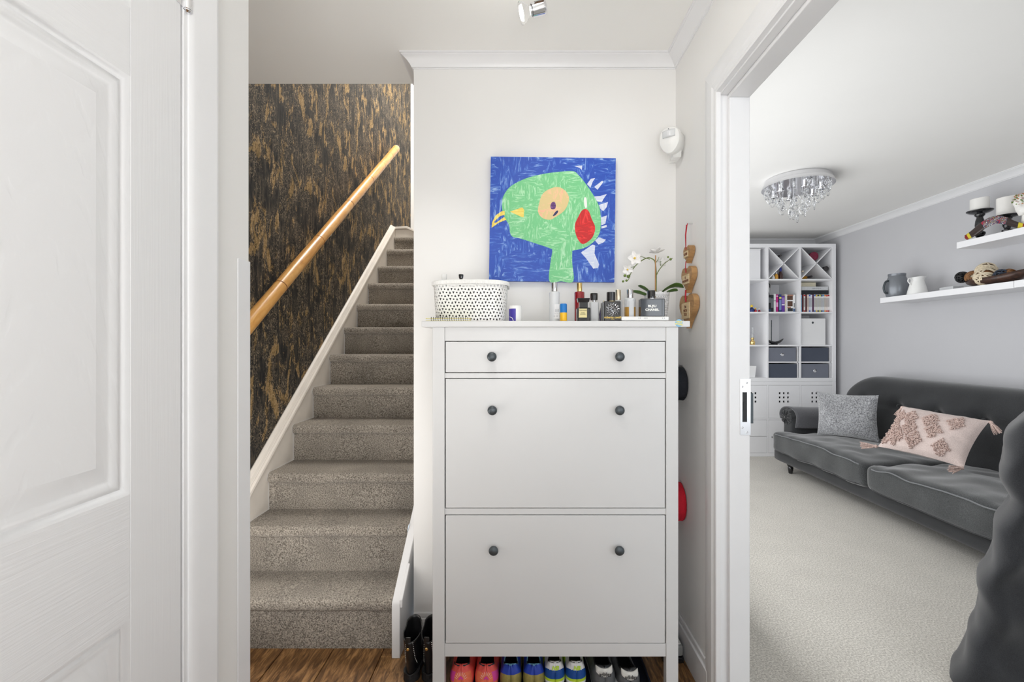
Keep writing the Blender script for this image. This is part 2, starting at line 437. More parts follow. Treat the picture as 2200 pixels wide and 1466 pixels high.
# threshold strip in the doorway
# ceilings
struct(bx('ceiling', 'ceil', None, -1.34, YF, HC, XRL - 0.02, 2.03, HC + 0.22))
struct(bx('ceiling', 'ceil', None, XRL - 0.02, YF, LC, XW + 0.1, YBL + 0.1, LC + 0.2))
struct(bx('ceiling', 'ceil', None, XS - 0.1, 2.03, 4.7, -0.33, 5.3, 4.8))
# hall back wall and its return up the stairs
struct(bx('wall_back', 'wall', None, -0.436, YB, 0, XR, YB + 0.1, HC))
struct(bx('wall_stair_right', 'wall', None, -0.436, YB + 0.1, 0, -0.34, 5.3, 4.7))
struct(bx('wall_stair_front', 'wall', None, XS - 0.1, 1.93, HC + 0.22, -0.34, 2.03, 4.7))
struct(bx('wall_landing', 'wall', None, XS, 5.10, 1.9, -0.436, 5.2, 4.7))
o = MB().box(XS - 0.1, 0.85, 0, XS, 5.2, 4.7).build('wall_stair_left', 'wallpaper'); struct(o)
# left wall: door opening Y 0..0.765
struct(bx('wall_left', 'wall', None, XL - 0.1, 0.835, 0, XL, 0.951, HC))
struct(bx('wall_left', 'wall', None, XL - 0.1, YF, 0, XL, -0.03, HC))
struct(bx('wall_left', 'wall', None, XL - 0.1, -0.03, 2.02, XL, 0.835, HC))
struct(bx('wall_left_return', 'wall', None, XS - 0.1, 0.85, 0, XL - 0.1, 0.951, HC))
# partition between the hall and the lounge
JY = 1.435; HZ = 1.975; NY = 0.50
struct(bx('wall_right', 'wall', None, XR, JY + 0.025, 0, XRL, 5.3, LC))
struct(bx('wall_right', 'wall', None, XR, NY - 0.02, HZ + 0.022, XRL, JY + 0.025, LC))
struct(bx('wall_right', 'wall', None, XR, YF, 0, XRL, NY - 0.02, LC))
# lounge walls
struct(bx('wall_lounge_right', 'lwall', None, XW, YF, 0, XW + 0.1, YBL + 0.1, LC))
struct(bx('wall_lounge_back', 'lwall', None, XRL, YBL, 0, XW, YBL + 0.1, LC))
# front walls, with the door opening and the window opening behind the camera
m = MB(); m.box(-0.67, YF - 0.1, 0, -0.46, YF, HC); m.box(0.5, YF - 0.1, 0, XR, YF, HC); m.box(-0.46, YF - 0.1, 2.15, 0.5, YF, HC)
struct(m.build('wall_front', 'wall'))
m = MB(); m.box(XRL, YF - 0.1, 0, 1.0, YF, LC); m.box(3.2, YF - 0.1, 0, XW, YF, LC); m.box(1.0, YF - 0.1, 2.15, 3.2, YF, LC); m.box(1.0, YF - 0.1, 0, 3.2, YF, 0.55)
struct(m.build('wall_front', 'lwall'))

# cornices: profile as (out from wall, down from ceiling)
CP = [(0.0, 0.0), (0.047, 0.0), (0.047, 0.005), (0.041, 0.006), (0.041, 0.010), (0.036, 0.012), (0.022, 0.022), (0.012, 0.034), (0.008, 0.042), (0.003, 0.043), (0.003, 0.047), (0.0, 0.047)]
def cornice(name, path, z, side, scale=1.0):
    """path: plan points; the cove steps off to the given side with mitred corners"""
    m = MB(); n = len(path); norms = []
    for a, b_ in zip(path, path[1:]):
        d = Vector((b_[0] - a[0], b_[1] - a[1])).normalized(); norms.append(Vector((-d.y, d.x)) * side)
    pts = []
    for i, p in enumerate(path):
        if i == 0: mm = norms[0]
        elif i == n - 1: mm = norms[-1]
        else:
            mm = (norms[i - 1] + norms[i]); mm = mm / max(1e-6, mm.dot(norms[i]))
        pts.append([(p[0] + mm.x * c_[0] * scale, p[1] + mm.y * c_[0] * scale, z - c_[1] * scale) for c_ in CP])
    K = len(CP); st = len(m.v)
    for r in pts: m.v += [Vector(q) for q in r]
    for i in range(n - 1):
        for j in range(K):
            m.f.append([st + i * K + j, st + i * K + (j + 1) % K, st + (i + 1) * K + (j + 1) % K, st + (i + 1) * K + j]); m.m.append(0)
    m.cap(range(K)); m.cap(range(st + (n - 1) * K, st + n * K))
    return struct(m.build(name, 'trim', ang=30))
cornice('cornice', [(XR, YF), (XR, YB), (-0.436, YB), (-0.436, 2.03)], HC, 1)
cornice('cornice', [(XW, YF), (XW, YBL), (XRL, YBL)], LC, 1, 1.15)

# baseboards
def base(name, x0, y0, x1, y1, h, mat='trim'):
    m = MB(); dx, dy = x1 - x0, y1 - y0
    m.box(x0, y0, 0, x1, y1, h - 0.02)
    ins = 0.4
    if abs(dx) > abs(dy): m.box(x0, y0 + dy * ins, h - 0.02, x1, y1, h)
    else: m.box(x0 + dx * ins, y0, h - 0.02, x1, y1, h)
    return struct(m.build(name, mat, bevel=0.004))
base('baseboard_back', -0.436, YB - 0.016, XR, YB, 0.105)
m = MB(); m.box(0.611, 1.50, 0, XR, YB, 0.108); m.box(0.617, 1.50, 0.108, XR, YB, 0.13); struct(m.build('baseboard_right', 'trim', bevel=0.004))
m = MB(); m.box(XRL, YBL - 0.016, 0, XW, YBL, 0.1); struct(m.build('baseboard_lounge_back', 'trim', bevel=0.004))
m = MB(); m.box(XW - 0.016, YF, 0, XW, YBL - 0.016, 0.1); struct(m.build('baseboard_lounge_right', 'trim', bevel=0.004))

# doorway to the lounge: casing, lining, stop, strike plate
m = MB()
prof = [(0.0, 0.0), (0.0, 0.010), (0.010, 0.013), (0.035, 0.015), (0.060, 0.016), (0.070, 0.012), (0.078, 0.012), (0.086, 0.015), (0.092, 0.013), (0.094, 0.0)]
CW = 0.094
def casing_vertical(y_in, sgn, z1):
    mm = MB(); K = len(prof); st = 0
    for (zz, mit) in ((0.0, 0), (z1, 1)):
        for (a, d) in prof:
            u = CW - a        # distance from the inner edge
            mm.v.append(Vector((XR - d, y_in + sgn * u, zz + (u if mit else 0))))
    for j in range(K): mm.f.append([j, (j + 1) % K, K + (j + 1) % K, K + j]); mm.m.append(0)
    mm.cap(range(K)); mm.cap(range(K, 2 * K))
    return mm
casing_vertical(JY - 0.006 + 0.0, 1, HZ + 0.006).build('trim_door_casing', 'trim', ang=20)['kind'] = 'structure'
casing_vertical(NY + 0.006, -1, HZ + 0.006).build('trim_door_casing', 'trim', ang=20)['kind'] = 'structure'
mm = MB(); K = len(prof)
for (ye, sg) in ((NY + 0.006, -1), (JY - 0.006, 1)):
    for (a, d) in prof:
        u = CW - a; mm.v.append(Vector((XR - d, ye + sg * u, HZ + 0.006 + u)))
for j in range(K): mm.f.append([j, (j + 1) % K, K + (j + 1) % K, K + j]); mm.m.append(0)
mm.build('trim_door_casing', 'trim', ang=20)['kind'] = 'structure'
m = MB(); m.box(XR, JY, 0, XRL, JY + 0.025, HZ); m.box(XR, NY - 0.02, 0, XRL, NY, HZ); m.box(XR, NY - 0.02, HZ, XRL, JY + 0.025, HZ + 0.022)
lin = struct(m.build('door_1', 'trim', bevel=0.0015))
m = MB(); m.box(0.650, JY - 0.014, 0, XRL, JY, HZ - 0.014); m.box(0.650, NY, HZ - 0.014, XRL, JY, HZ)
m.build('door_stop', 'trim', lin, bevel=0.002)
pl = MB(); yp = JY - 0.0145
x0p, x1p = PX(1590, yp), XRL + 0.001; z0p, z1p = PZ(935, yp), PZ(815, yp)
hz0, hz1 = PZ(907, yp), PZ(843, yp); hx0, hx1 = PX(1594.5, yp), PX(1604.5, yp)
pl.box(x0p, yp - 0.0015, z0p, x1p, yp + 0.0005, hz0); pl.box(x0p, yp - 0.0015, hz1, x1p, yp + 0.0005, z1p)
pl.box(x0p, yp - 0.0015, hz0, hx0, yp + 0.0005, hz1); pl.box(hx1, yp - 0.0015, hz0, x1p, yp + 0.0005, hz1)
sp_ = pl.build('strike_plate', 'steel', lin); sp_['label'] = 'brushed steel strike plate with a dark latch slot'
m = MB(); m.box(hx0, yp - 0.0003, hz0, hx1, yp + 0.0008, hz1); m.box(hx0 + 0.003, yp - 0.002, PZ(882, yp), hx1 - 0.003, yp, PZ(864, yp))
m.build('latch_slot', 'blackm', sp_)
m = MB()
for (sx, sz) in ((1604.5, 823), (1595, 831), (1595, 919), (1604.5, 929)):
    m.lathe([(0.0032, 0), (0.0032, 0.0008), (0.0015, 0.0014), (0, 0.0010)], P(sx, sz, yp - 0.0012), (0, -1, 0), 12)
m.build('screw', 'silver', sp_)
bx('strike_lip', 'knob', sp_, XRL + 0.001, yp - 0.001, PZ(910, yp), XRL + 0.010, yp + 0.0005, PZ(845, yp), bevel=0.001)

# the left door: six panel moulded skin, closed in the left wall
d = struct(bx('door_2', 'trim', None, XL - 0.035, 0.003, 0.008, XL - 0.012, 0.762, 1.985))
stile_y = [(0.003, 0.103), (0.333, 0.433), (0.664, 0.762)]
for (a, b_) in stile_y:
    bx('stile', 'stile', d, XL - 0.012, a, 0.008, XL, b_, 1.985, bevel=0.0006, seg=1)
pzs = [(0.25, 0.79), (0.97, 1.58), (1.68, 1.88)]
rzs = [(0.008, 0.25), (0.79, 0.97), (1.58, 1.68), (1.88, 1.985)]
for (a, b_) in ((0.103, 0.333), (0.433, 0.664)):
    for (z0, z1) in rzs:
        bx('rail', 'rail', d, XL - 0.012, a + 0.0006, z0, XL - 0.0004, b_ - 0.0006, z1)
    for (z0, z1) in pzs:
        m = MB()
        m.ring_panel((XL, 0, 0), (0, 1, 0), (0, 0, 1), (1, 0, 0), a, b_, z0, z1,
                     [(0, -0.0004), (0.003, -0.0012), (0.006, -0.006), (0.010, -0.0075), (0.013, -0.0055), (0.019, -0.0055), (0.024, -0.0085), (0.028, -0.0088), (0.030, -0.0086), (0.0301, -0.0086), (0.052, -0.0020), (0.0521, -0.0020)])
        m.build('panel', 'panel', d, ang=50)
hg = MB(); ctr = PX(401.5, 0.775)
for k_ in range(5):
    hg.lathe([(0.0, 0), (0.0070, 0.0), (0.0078, 0.001), (0.0078, 0.0185), (0.0070, 0.0195), (0, 0.0195)], (ctr + 0.001, 0.7745, 1.757 + 0.02 * k_), (0, 0, 1), 20)
hg.lathe([(0.0, 0), (0.005, 0.001), (0.0078, 0.004), (0.0078, 0.0055), (0.0066, 0.006)], (ctr + 0.001, 0.7745, 1.751), (0, 0, 1), 20)
hg.box(XL - 0.002, 0.752, 1.757, XL + 0.0012, 0.769, 1.857)
h_ = hg.build('hinge', 'chrome', d); h_['label'] = 'chrome butt hinge'
# left door lining and architrave
m = MB(); m.box(XL - 0.1, 0.7665, 0, XL + 0.001, 0.79, 2.02); m.box(XL - 0.1, -0.03, 0, XL, -0.001, 2.02); m.box(XL - 0.1, -0.03, 1.99, XL, 0.79, 2.02)
struct(m.build('trim_door_lining', 'trim', bevel=0.0015))
mm = MB()
lp = [(0.0, 0.0), (0.0, 0.0035), (0.003, 0.0055), (0.010, 0.0085), (0.018, 0.0105), (0.024, 0.0112), (0.040, 0.0145), (0.052, 0.0165), (0.058, 0.015), (0.060, 0.0)]
K = len(lp)
for (zz, mit) in ((0.0, 0), (1.997, 1)):
    for (a, dd) in lp: mm.v.append(Vector((XL + dd, 0.776 + a, zz + (a if mit else 0))))
for (ye, sg) in ((-0.01, -1),):
    for (a, dd) in lp: mm.v.append(Vector((XL + dd, ye + sg * a, 1.997 + a)))
for q in range(2):
    for j in range(K): mm.f.append([q * K + j, q * K + (j + 1) % K, (q + 1) * K + (j + 1) % K, (q + 1) * K + j]); mm.m.append(0)
mm.cap(range(K)); struct(mm.build('trim_door_architrave', 'trim', ang=20))
# thin board fixed on the wall end
struct(bx('trim_corner_board', 'trim', None, XL, 0.912, 0.0, XL + 0.0025, 0.9535, 1.362, bevel=0.0015))
struct(bx('trim_corner_board', 'trim', None, XL - 0.08, 0.951, 0.0, XL, 0.9535, 1.362, bevel=0.0015))

# ================================================================== STAIRCASE
YK = [1.773, 1.974, 2.161, 2.395, 2.625, 2.855, 3.088, 3.325, 3.567, 3.810, 4.061, 4.299]
ZK = [0.0, 0.203, 0.403, 0.578, 0.764, 0.939, 1.122, 1.303, 1.480, 1.664, 1.840, 2.032]
ZT = 2.200
st_t = thing('staircase', 'carpeted staircase rising between the dark gold-flecked wall and the hall wall', 'staircase', (-0.85, 1.9, 0))
for k in range(12):
    z0, y0 = ZK[k], YK[k]
    z1 = ZK[k + 1] if k < 11 else ZT
    y1 = YK[k + 1] if k < 11 else 5.10
    xr = -0.490 if k < 2 else -0.437
    x0 = -1.1985
    # profile of carpet over riser, nosing and tread
    nr = 0.021
    pr = [(y0 + 0.004, z0), (y0 + 0.003, z0 + 0.05), (y0 + 0.004, z1 - 0.060), (y0 + 0.002, z1 - 0.050)]
    for j in range(9):
        a = -PI / 2 + PI * j / 8 * 1.0
        pr.append((y0 - 0.004 - nr * math.cos(a) * 1.0, z1 - nr * 1.15 + nr * 1.15 * math.sin(a)))
    pr += [(y0 + 0.05, z1 + 0.000), ((y0 + y1) / 2, z1), (y1 + 0.006, z1)]
    m = MB(); NU = 26
    def fn(u, v, pr=pr, x0=x0, xr=xr, k=k):
        i = round(v * (len(pr) - 1)); y, z = pr[i]
        x = x0 + (xr - x0) * u
        n1 = noise.noise(Vector((x * 7, k * 3.1, i * 0.35))) * 0.0035 if 0 < i < len(pr) - 1 else 0
        e = min(u, 1 - u)
        rr = 0.012 * max(0, 1 - e / 0.03) ** 2 if 3 < i < 13 else 0
        return (x, y + n1 + rr, z + (n1 * 0.6 if i > 3 else 0))
    m.grid(fn, NU, len(pr) - 1)
    # closing body behind the carpet
    m.build('carpeted_step', 'stair', st_t, ang=60, recalc=False)
m = MB(); m.grid(lambda u, v: (-1.2 + 0.71 * u, 1.78 + v * 0.19, 0.19), 1, 1)
# left string with moulded cap
sl = 0.765
def zc(Y): return 0.931 + sl * (Y - 2.511)
ya, yb_ = 1.55, 4.30
m = MB(); m.prism([(ya, 0.0), (ya, zc(ya)), (yb_, zc(yb_)), (5.098, zc(yb_) + 0.0), (5.098, 1.9), (4.3, 1.5)], XS + 0.0015, XS + 0.04, 'YZ')
m.build('string_board', 'string', st_t)
cp = [(0.0, 0.012), (0.006, 0.016), (0.018, 0.010), (0.022, 0.004), (0.034, 0.002), (0.046, -0.010), (0.048, -0.022), (0.040, -0.026), (0.0, -0.026)]
m = MB(); K = len(cp)
for (Y, Z) in ((ya, zc(ya)), (yb_, zc(yb_)), (4.315, zc(yb_) + 0.002)):
    for (a, h_) in cp: m.v.append(Vector((XS + 0.0015 + a, Y, Z + h_)))
for q in range(2):
    for j in range(K): m.f.append([q * K + j, q * K + (j + 1) % K, (q + 1) * K + (j + 1) % K, (q + 1) * K + j]); m.m.append(0)
m.cap(range(K)); m.cap(range(2 * K, 3 * K)); m.build('string_cap', 'string', st_t, ang=25)
# boxed panel closing the head of the stairs
yh = 4.335
m = MB(); m.box(-1.20, yh, ZT, -0.437, yh + 0.03, 2.278); m.build('head_panel', 'string', st_t, bevel=0.002)
m = MB(); m.prism([(-1.235, 2.276), (-1.235, 2.296), (-1.085, 2.306), (-1.00, 2.262), (-1.012, 2.250), (-1.09, 2.286)], yh - 0.028, yh + 0.05)
m.build('head_cap', 'string', st_t, bevel=0.002)
# right string in front of the wall end
m = MB()
def zr(Y): return 0.213 + 0.70 * (Y - 1.72)
m.prism([(1.719, 0.0), (1.719, 0.200), (1.724, 0.213), (2.12, zr(2.12)), (2.12, 0.0)], -0.490, -0.458, 'YZ')
m.build('string_board', 'trim', st_t, bevel=0.003)
m = MB(); m.prism([(1.722, 0.190), (1.722, 0.219), (1.84, zr(1.84) + 0.006), (1.84, zr(1.84) - 0.02)], -0.462, -0.450, 'YZ')
m.build('string_moulding', 'trim', st_t, bevel=0.002)

# handrail
hr = thing('handrail', 'varnished golden wooden pole handrail on the gold-flecked dark wall', 'handrail', (-1.17, 3.0, 2.0))
A = Vector((-1.165, 1.35, 1.278 + (1.35 - 1.95) * 0.756)); B = Vector((-1.165, 4.235, 3.006))
nseg = 60; pts = []; rr = []
nodes_ = [0.06, 0.17, 0.295, 0.44, 0.60, 0.745, 0.85, 0.93, 0.975]
for i in range(nseg + 1):
    t = i / nseg; pts.append(A.lerp(B, t)); rr.append(0.0315 + 0.0006 * math.sin(t * 40))
MB().tube(pts, rr, 20).build('pole', 'bamboo', hr, ang=50)
M['scorch'] = plain('scorched_ring', srgb(120, 66, 26), 0.5, var=0.2, vs=50)
M['scorch2'] = plain('faint_pole_ring', srgb(186, 124, 64), 0.4, var=0.2, vs=50)
dv = (B - A).normalized()
for i, t in enumerate(nodes_):
    c_ = A.lerp(B, t)
    MB().lathe([(0.0318, -0.0022), (0.0327, 0), (0.0318, 0.0022)], c_, dv, 20).build('ring', 'scorch' if i % 2 == 0 else 'scorch2', hr)
MB().lathe([(0.030, 0), (0.0315, 0.002), (0.031, 0.008), (0, 0.010)], B, dv, 20).build('end_cap', 'string', hr)
for t in (0.50, 0.70, 0.93):
    c_ = A.lerp(B, t)
    m = MB(); m.tube([c_ + Vector((0, 0, -0.030)), c_ + Vector((-0.002, 0, -0.055)), c_ + Vector((-0.03, 0, -0.075)), Vector((XS + 0.004, c_.y, c_.z - 0.078))], 0.006, 8)
    m.lathe([(0.022, 0), (0.022, 0.004), (0.0, 0.008)], (XS, c_.y, c_.z - 0.078), (1, 0, 0), 16)
    m.build('bracket', 'steel', hr)

# ================================================================== SHOE CABINET
YC = 1.512; CT = PZ(690, YC)                     # front plane and top height
cx0, cx1 = PX(929, YC), PX(1457.5, YC)
tx0, tx1 = PX(906, YC), PX(1482, YC)
CB = 1.812                                       # back
cb = thing('shoe_cabinet', 'tall white shoe cabinet with one drawer and two tilting flaps', 'cabinet', ((cx0 + cx1) / 2, 1.66, 0))
def cz(py): return PZ(py, YC)
bx('top_board', 'cab', cb, tx0, YC - 0.004, cz(703), tx1, CB + 0.01, CT, bevel=0.002)
LW = 0.0405
for (a, b_) in ((cx0, cx0 + LW), (cx1 - LW, cx1)):
    bx('leg', 'cab', cb, a, YC, 0, b_, YC + 0.030, cz(703), bevel=0.0015)
    bx('leg', 'cab', cb, a, CB - 0.03, 0, b_, CB, cz(703), bevel=0.0015)
for (a, b_) in ((cx0 + 0.006, cx0 + 0.020), (cx1 - 0.020, cx1 - 0.006)):
    bx('side_panel', 'cab', cb, a, YC + 0.030, cz(1413), b_, CB - 0.03, cz(703))
ix0, ix1 = cx0 + LW, cx1 - LW
for (ya_, yb2, dy) in ((703, 733, 0.003), (802, 813, 0.003), (1094, 1107, 0.003), (1385, 1413, 0.003)):
    bx('rail', 'cab', cb, ix0, YC + dy, cz(yb2), ix1, YC + 0.03, cz(ya_), bevel=0.001)
bx('back_panel', 'cab', cb, ix0, CB - 0.008, cz(1413), ix1, CB, cz(703))
bx('shelf_board', 'cab', cb, ix0, YC + 0.03, cz(1413), ix1, CB - 0.008, cz(1405))
bx('divider_board', 'cab', cb, ix0, YC + 0.03, cz(813), ix1, CB - 0.008, cz(806))
def knob(px, py, par, yy):
    c_ = P(px, py, yy)
    MB().lathe([(0.006, 0.0), (0.0055, -0.008), (0.008, -0.012), (0.0150, -0.016), (0.0158, -0.021), (0.0135, -0.025), (0.007, -0.0275), (0, -0.028)], (c_.x, yy, c_.z), (0, 1, 0), 28).build('knob', 'knob', par, ang=50)
g = 0.0030
for nm, (ya_, yb2), kk, kx in (('drawer', (734, 801), 766.5, (1057.5, 1329)), ('flap', (814, 1093), 880.5, (1058.5, 1329)), ('flap', (1108, 1384), 1178.5, (1061, 1328.5))):
    m = MB(); m.box(ix0 + g, YC + 0.002, cz(yb2) + g * 0.3, ix1 - g, YC + 0.020, cz(ya_) - g * 0.3)
    o = m.build(nm, 'cab', cb, bevel=0.0018)
    for q in kx: knob(q, kk, o, YC + 0.002)
sk = MB(); c_ = P(1458.5, 694.5, YC - 0.004)
sk.lathe([(0.0, 0.0), (0.0125, 0.0), (0.0125, 0.0006), (0, 0.0006)], (c_.x, YC - 0.0042, c_.z), (0, -1, 0), 28)
M['stick_b'] = plain('pale_blue_sticker', srgb(132, 190, 226), 0.5); M['stick_y'] = plain('pale_yellow_ink', srgb(240, 226, 130), 0.5)
skr = sk.build('sticker', 'stick_b', cb); skr['label'] = 'small round pale blue sticker with yellow lettering'
text('sticker_lettering', 'NICE\nWORK', 0.0085, (c_.x, YC - 0.0052, c_.z), (PI / 2, 0.1, 0), 'stick_y', skr, 0.0002, 0.0004)

# ================================================================== PAINTING
YP = 1.822
cor = [P(1050.5, 603.5, YP), P(1320, 606.5, YP), P(1323, 340, YP), P(1054.5, 336.5, YP)]
pt = thing('canvas_painting', "child's painted canvas of a green bird-like head on bright blue", 'painting', (sum(c_.x for c_ in cor) / 4, YP, cor[0].z))
m = MB(); n4 = [Vector((c_.x, YP, c_.z)) for c_ in cor] + [Vector((c_.x, YB - 0.001, c_.z)) for c_ in cor]
m.add(n4, [(0, 1, 2, 3), (7, 6, 5, 4), (0, 4, 5, 1), (1, 5, 6, 2), (2, 6, 7, 3), (3, 7, 4, 0)])
def paintm(name, a, b_, c_, sc1, str_=0.5, rot=0.6):
    m_, nt, b = nt_new(name); b.inputs['Roughness'].default_value = 0.42
    v1 = coords(nt, (sc1, 1, sc1 * 5), rot=(0, rot, 0)); v2 = coords(nt, (sc1 * 4.2, 1, sc1 * 0.9), rot=(0, rot * 0.3, 0))
    sel = noise_n(nt, coords(nt), 9, 2)
    f1 = noise_n(nt, v1, 3.5, 5, 0.65, 1.4); f2 = noise_n(nt, v2, 3.5, 5, 0.65, 1.4)
    mx = nt.nodes.new('ShaderNodeMix'); mx.data_type = 'FLOAT'
    nt.links.new(mathn(nt, 'GREATER_THAN', sel, 0.5), mx.inputs[0]); nt.links.new(f1, mx.inputs[2]); nt.links.new(f2, mx.inputs[3])
    f = mx.outputs[0]
    nt.links.new(ramp(nt, f, [(0.36, a), (0.49, a), (0.57, b_), (0.67, c_)]), b.inputs['Base Color'])
    bump(nt, b, f, str_, 0.002); return m_
M['p_blue'] = paintm('paint_blue', srgb(36, 78, 180), srgb(60, 106, 198), srgb(150, 182, 228), 4)
M['p_green'] = paintm('paint_mint_green', srgb(118, 202, 138), srgb(156, 220, 166), srgb(190, 234, 196), 6, 0.6, 0.9)
M['p_peach'] = paintm('paint_peach', srgb(222, 198, 140), srgb(238, 196, 152), srgb(240, 178, 148), 3)
M['p_red'] = paintm('paint_red', srgb(196, 22, 24), srgb(222, 24, 26), srgb(232, 70, 66), 4)
M['p_yellow'] = paintm('paint_yellow', srgb(238, 208, 90), srgb(244, 222, 110), srgb(246, 236, 150), 4)
M['p_lav'] = paintm('paint_lavender_white', srgb(206, 214, 236), srgb(222, 228, 240), srgb(240, 240, 244), 5)
M['p_purple'] = paintm('paint_purple', srgb(84, 40, 100), srgb(110, 60, 130), srgb(150, 100, 160), 8)
M['p_navy'] = plain('paint_navy', srgb(34, 42, 92), 0.4)
M['p_white'] = plain('paint_white', srgb(240, 240, 236), 0.4)
m.mi = 0
cv = m.build('canvas', 'p_blue', pt)
M['canvas_edge'] = plain('raw_canvas', srgb(225, 222, 214), 0.8)
bx('stretcher', 'canvas_edge', pt, min(c_.x for c_ in cor) + 0.012, YP + 0.006, cor[0].z + 0.01, max(c_.x for c_ in cor) - 0.01, YB - 0.0005, cor[2].z - 0.012)
S_ = 1564 / 320
def paint_shape(name, pts, mat, d, k=5, closed=True):
    q = smooth_poly(pts, k) if k > 1 else pts
    poly = []
    for (x, y) in q:
        w_ = P(1030 + x / S_, 320 + y / S_, YP); poly.append((w_.x, w_.z))
    m = MB(); m.prism(poly, YP - d, YP - d + 0.0006); return m.build(name, mat, pt, flat=True)
paint_shape('painted_head', [(240, 560), (250, 500), (310, 410), (400, 350), (520, 300), (680, 262), (850, 240), (985, 235), (1040, 275), (1100, 345), (1160, 430), (1210, 510), (1255, 600), (1272, 690), (1275, 800), (1255, 900), (1190, 985), (1090, 1045), (985, 1068), (975, 1090), (975, 1200), (985, 1392), (860, 1392), (735, 1390), (745, 1200), (765, 1070), (740, 1045), (640, 1010), (440, 945), (335, 912), (310, 800), (275, 740), (240, 640)], 'p_green', 0.0005)
paint_shape('painted_eye', [(820, 400), (900, 440), (940, 510), (925, 590), (880, 660), (800, 715), (740, 745), (660, 725), (615, 660), (630, 560), (660, 480), (720, 430)], 'p_peach', 0.001)
paint_shape('painted_pupil', [(745, 600), (760, 565), (790, 560), (802, 600), (790, 632), (755, 632)], 'p_purple', 0.0015)
paint_shape('painted_dash', [(770, 705), (800, 660), (822, 648), (824, 668), (795, 700)], 'p_navy', 0.0015, 3)
paint_shape('painted_ear', [(1115, 632), (1150, 660), (1180, 740), (1212, 810), (1208, 880), (1170, 950), (1090, 1000), (1040, 960), (1008, 880), (1005, 790), (1040, 710), (1075, 650)], 'p_red', 0.001)
paint_shape('painted_stroke', [(1105, 508), (1122, 520), (1130, 600), (1115, 625), (1100, 580), (1098, 530)], 'p_white', 0.001, 3)
paint_shape('painted_triangle', [(320, 660), (450, 615), (470, 640), (465, 720), (440, 715)], 'p_yellow', 0.001, 1)
paint_shape('painted_beak', [(128, 830), (135, 770), (170, 700), (235, 655), (265, 650), (268, 692), (215, 708), (165, 755), (152, 772), (172, 778), (262, 716), (282, 745), (200, 778)], 'p_yellow', 0.001, 1)
for sp in ([(1130, 370), (1170, 315), (1215, 308), (1190, 345), (1165, 410)], [(1205, 500), (1270, 495), (1338, 475), (1300, 530), (1285, 562), (1235, 552)], [(1255, 590), (1350, 558), (1338, 610), (1300, 655), (1270, 630)],
           [(1275, 720), (1340, 700), (1330, 745), (1322, 785), (1280, 805)], [(1280, 815), (1335, 800), (1338, 822), (1280, 838)], [(1215, 965), (1250, 930), (1328, 955), (1300, 985), (1250, 1005)],
           [(1065, 1090), (1190, 1005), (1215, 1015), (1208, 1100), (1257, 1215), (1245, 1252), (1195, 1258), (1120, 1150)],
           [(1205, 400), (1290, 335), (1300, 350), (1240, 430)], [(1000, 180), (1080, 175), (1075, 220), (1050, 200)]):
    paint_shape('painted_spike', sp, 'p_lav', 0.0009, 1)

# ================================================================== THINGS ON THE CABINET
GRP = 'bottles on the shoe cabinet'
M['clear'] = glass('clear_glass', (0.97, 0.98, 0.98)); M['smoke'] = plain('smoked_black_glass', (0.010, 0.011, 0.014), 0.06, var=0.05, coat=0.6)
M['redg'] = plain('deep_red_glass', srgb(140, 10, 24), 0.08, var=0.1, coat=0.8)
M['greyg'] = plain('charcoal_glass', srgb(58, 62, 68), 0.07, var=0.1, coat=0.8)
M['milk'] = plain('frosted_clear_body', srgb(214, 216, 218), 0.12, var=0.03, coat=0.5)
M['amber'] = plain('amber_liquid', srgb(186, 142, 70), 0.1, var=0.05, coat=0.5)
M['purple'] = plain('purple_glass', srgb(52, 34, 86), 0.1, var=0.1, coat=0.6)
M['lblcream'] = plain('cream_gilt_label', srgb(222, 208, 150), 0.4)
M['ink'] = plain('black_ink', (0.02, 0.02, 0.02), 0.6); M['ghost'] = plain('pale_grey_ink', srgb(150, 152, 156), 0.6)
M['bluep'] = plain('bright_blue_plastic', srgb(30, 120, 196), 0.35); M['yellowp'] = plain('yellow_plastic', srgb(244, 190, 34), 0.35)
M['violet'] = plain('violet_print', srgb(70, 58, 156), 0.4); M['goldink'] = plain('gold_ink', srgb(206, 176, 92), 0.35, 0.4)
zt = CT
def cyl_bottle(name, label, px, w_, py_top, py_sh, cap_px, cap_w, Y, body, capm, sx=0.8, z0=None, extra=None):
    """round-shouldered bottle: shoulder at py_sh, cap top at py_top"""
    z0 = zt if z0 is None else z0
    x = PX(px, Y); r = w_ / 2 / F * Y; rc = cap_w / 2 / F * Y; zs = PZ(py_sh, Y) - z0; zt_ = PZ(py_top, Y) - z0
    t = thing(name, label, 'bottle', (x, Y, z0), GRP)
    m = MB(); m.lathe([(r * 0.9, 0), (r, 0.002), (r, zs - 0.004), (r * 0.86, zs - 0.0008), (rc * 0.7, zs), (rc * 0.7, zs + 0.004)], (x, Y, z0), (0, 0, 1), 28)
    bo = m.build('body', body, t, ang=40)
    m = MB(); m.lathe([(rc * 0.98, zs + 0.001), (rc, zs + 0.003), (rc, zt_ - 0.0015), (rc * 0.93, zt_), (0, zt_)], (x, Y, z0), (0, 0, 1), 24)
    m.build('cap', capm, t, ang=40)
    return t, bo, x, r, zs, zt_
# clear body mist with silver cap
t, bo, x, r, zs, zz = cyl_bottle('perfume_bottle', 'tall clear body mist bottle with silver cap beside the small blue and yellow tube', 1191, 22, 608, 627, 1190.5, 13, 1.60, 'milk', 'silver')
bx('label', 'paper', bo, x - 0.001, 1.60 - r - 0.0003, zt + 0.012, x + r * 0.86, 1.60 - r * 0.5, zt + 0.062)
text('label_text', '|||||\n- - -\n= = =', 0.011, (x + r * 0.45, 1.60 - r - 0.0012, zt + 0.03), FACE_CAM, 'ghost', bo, 0.0001)
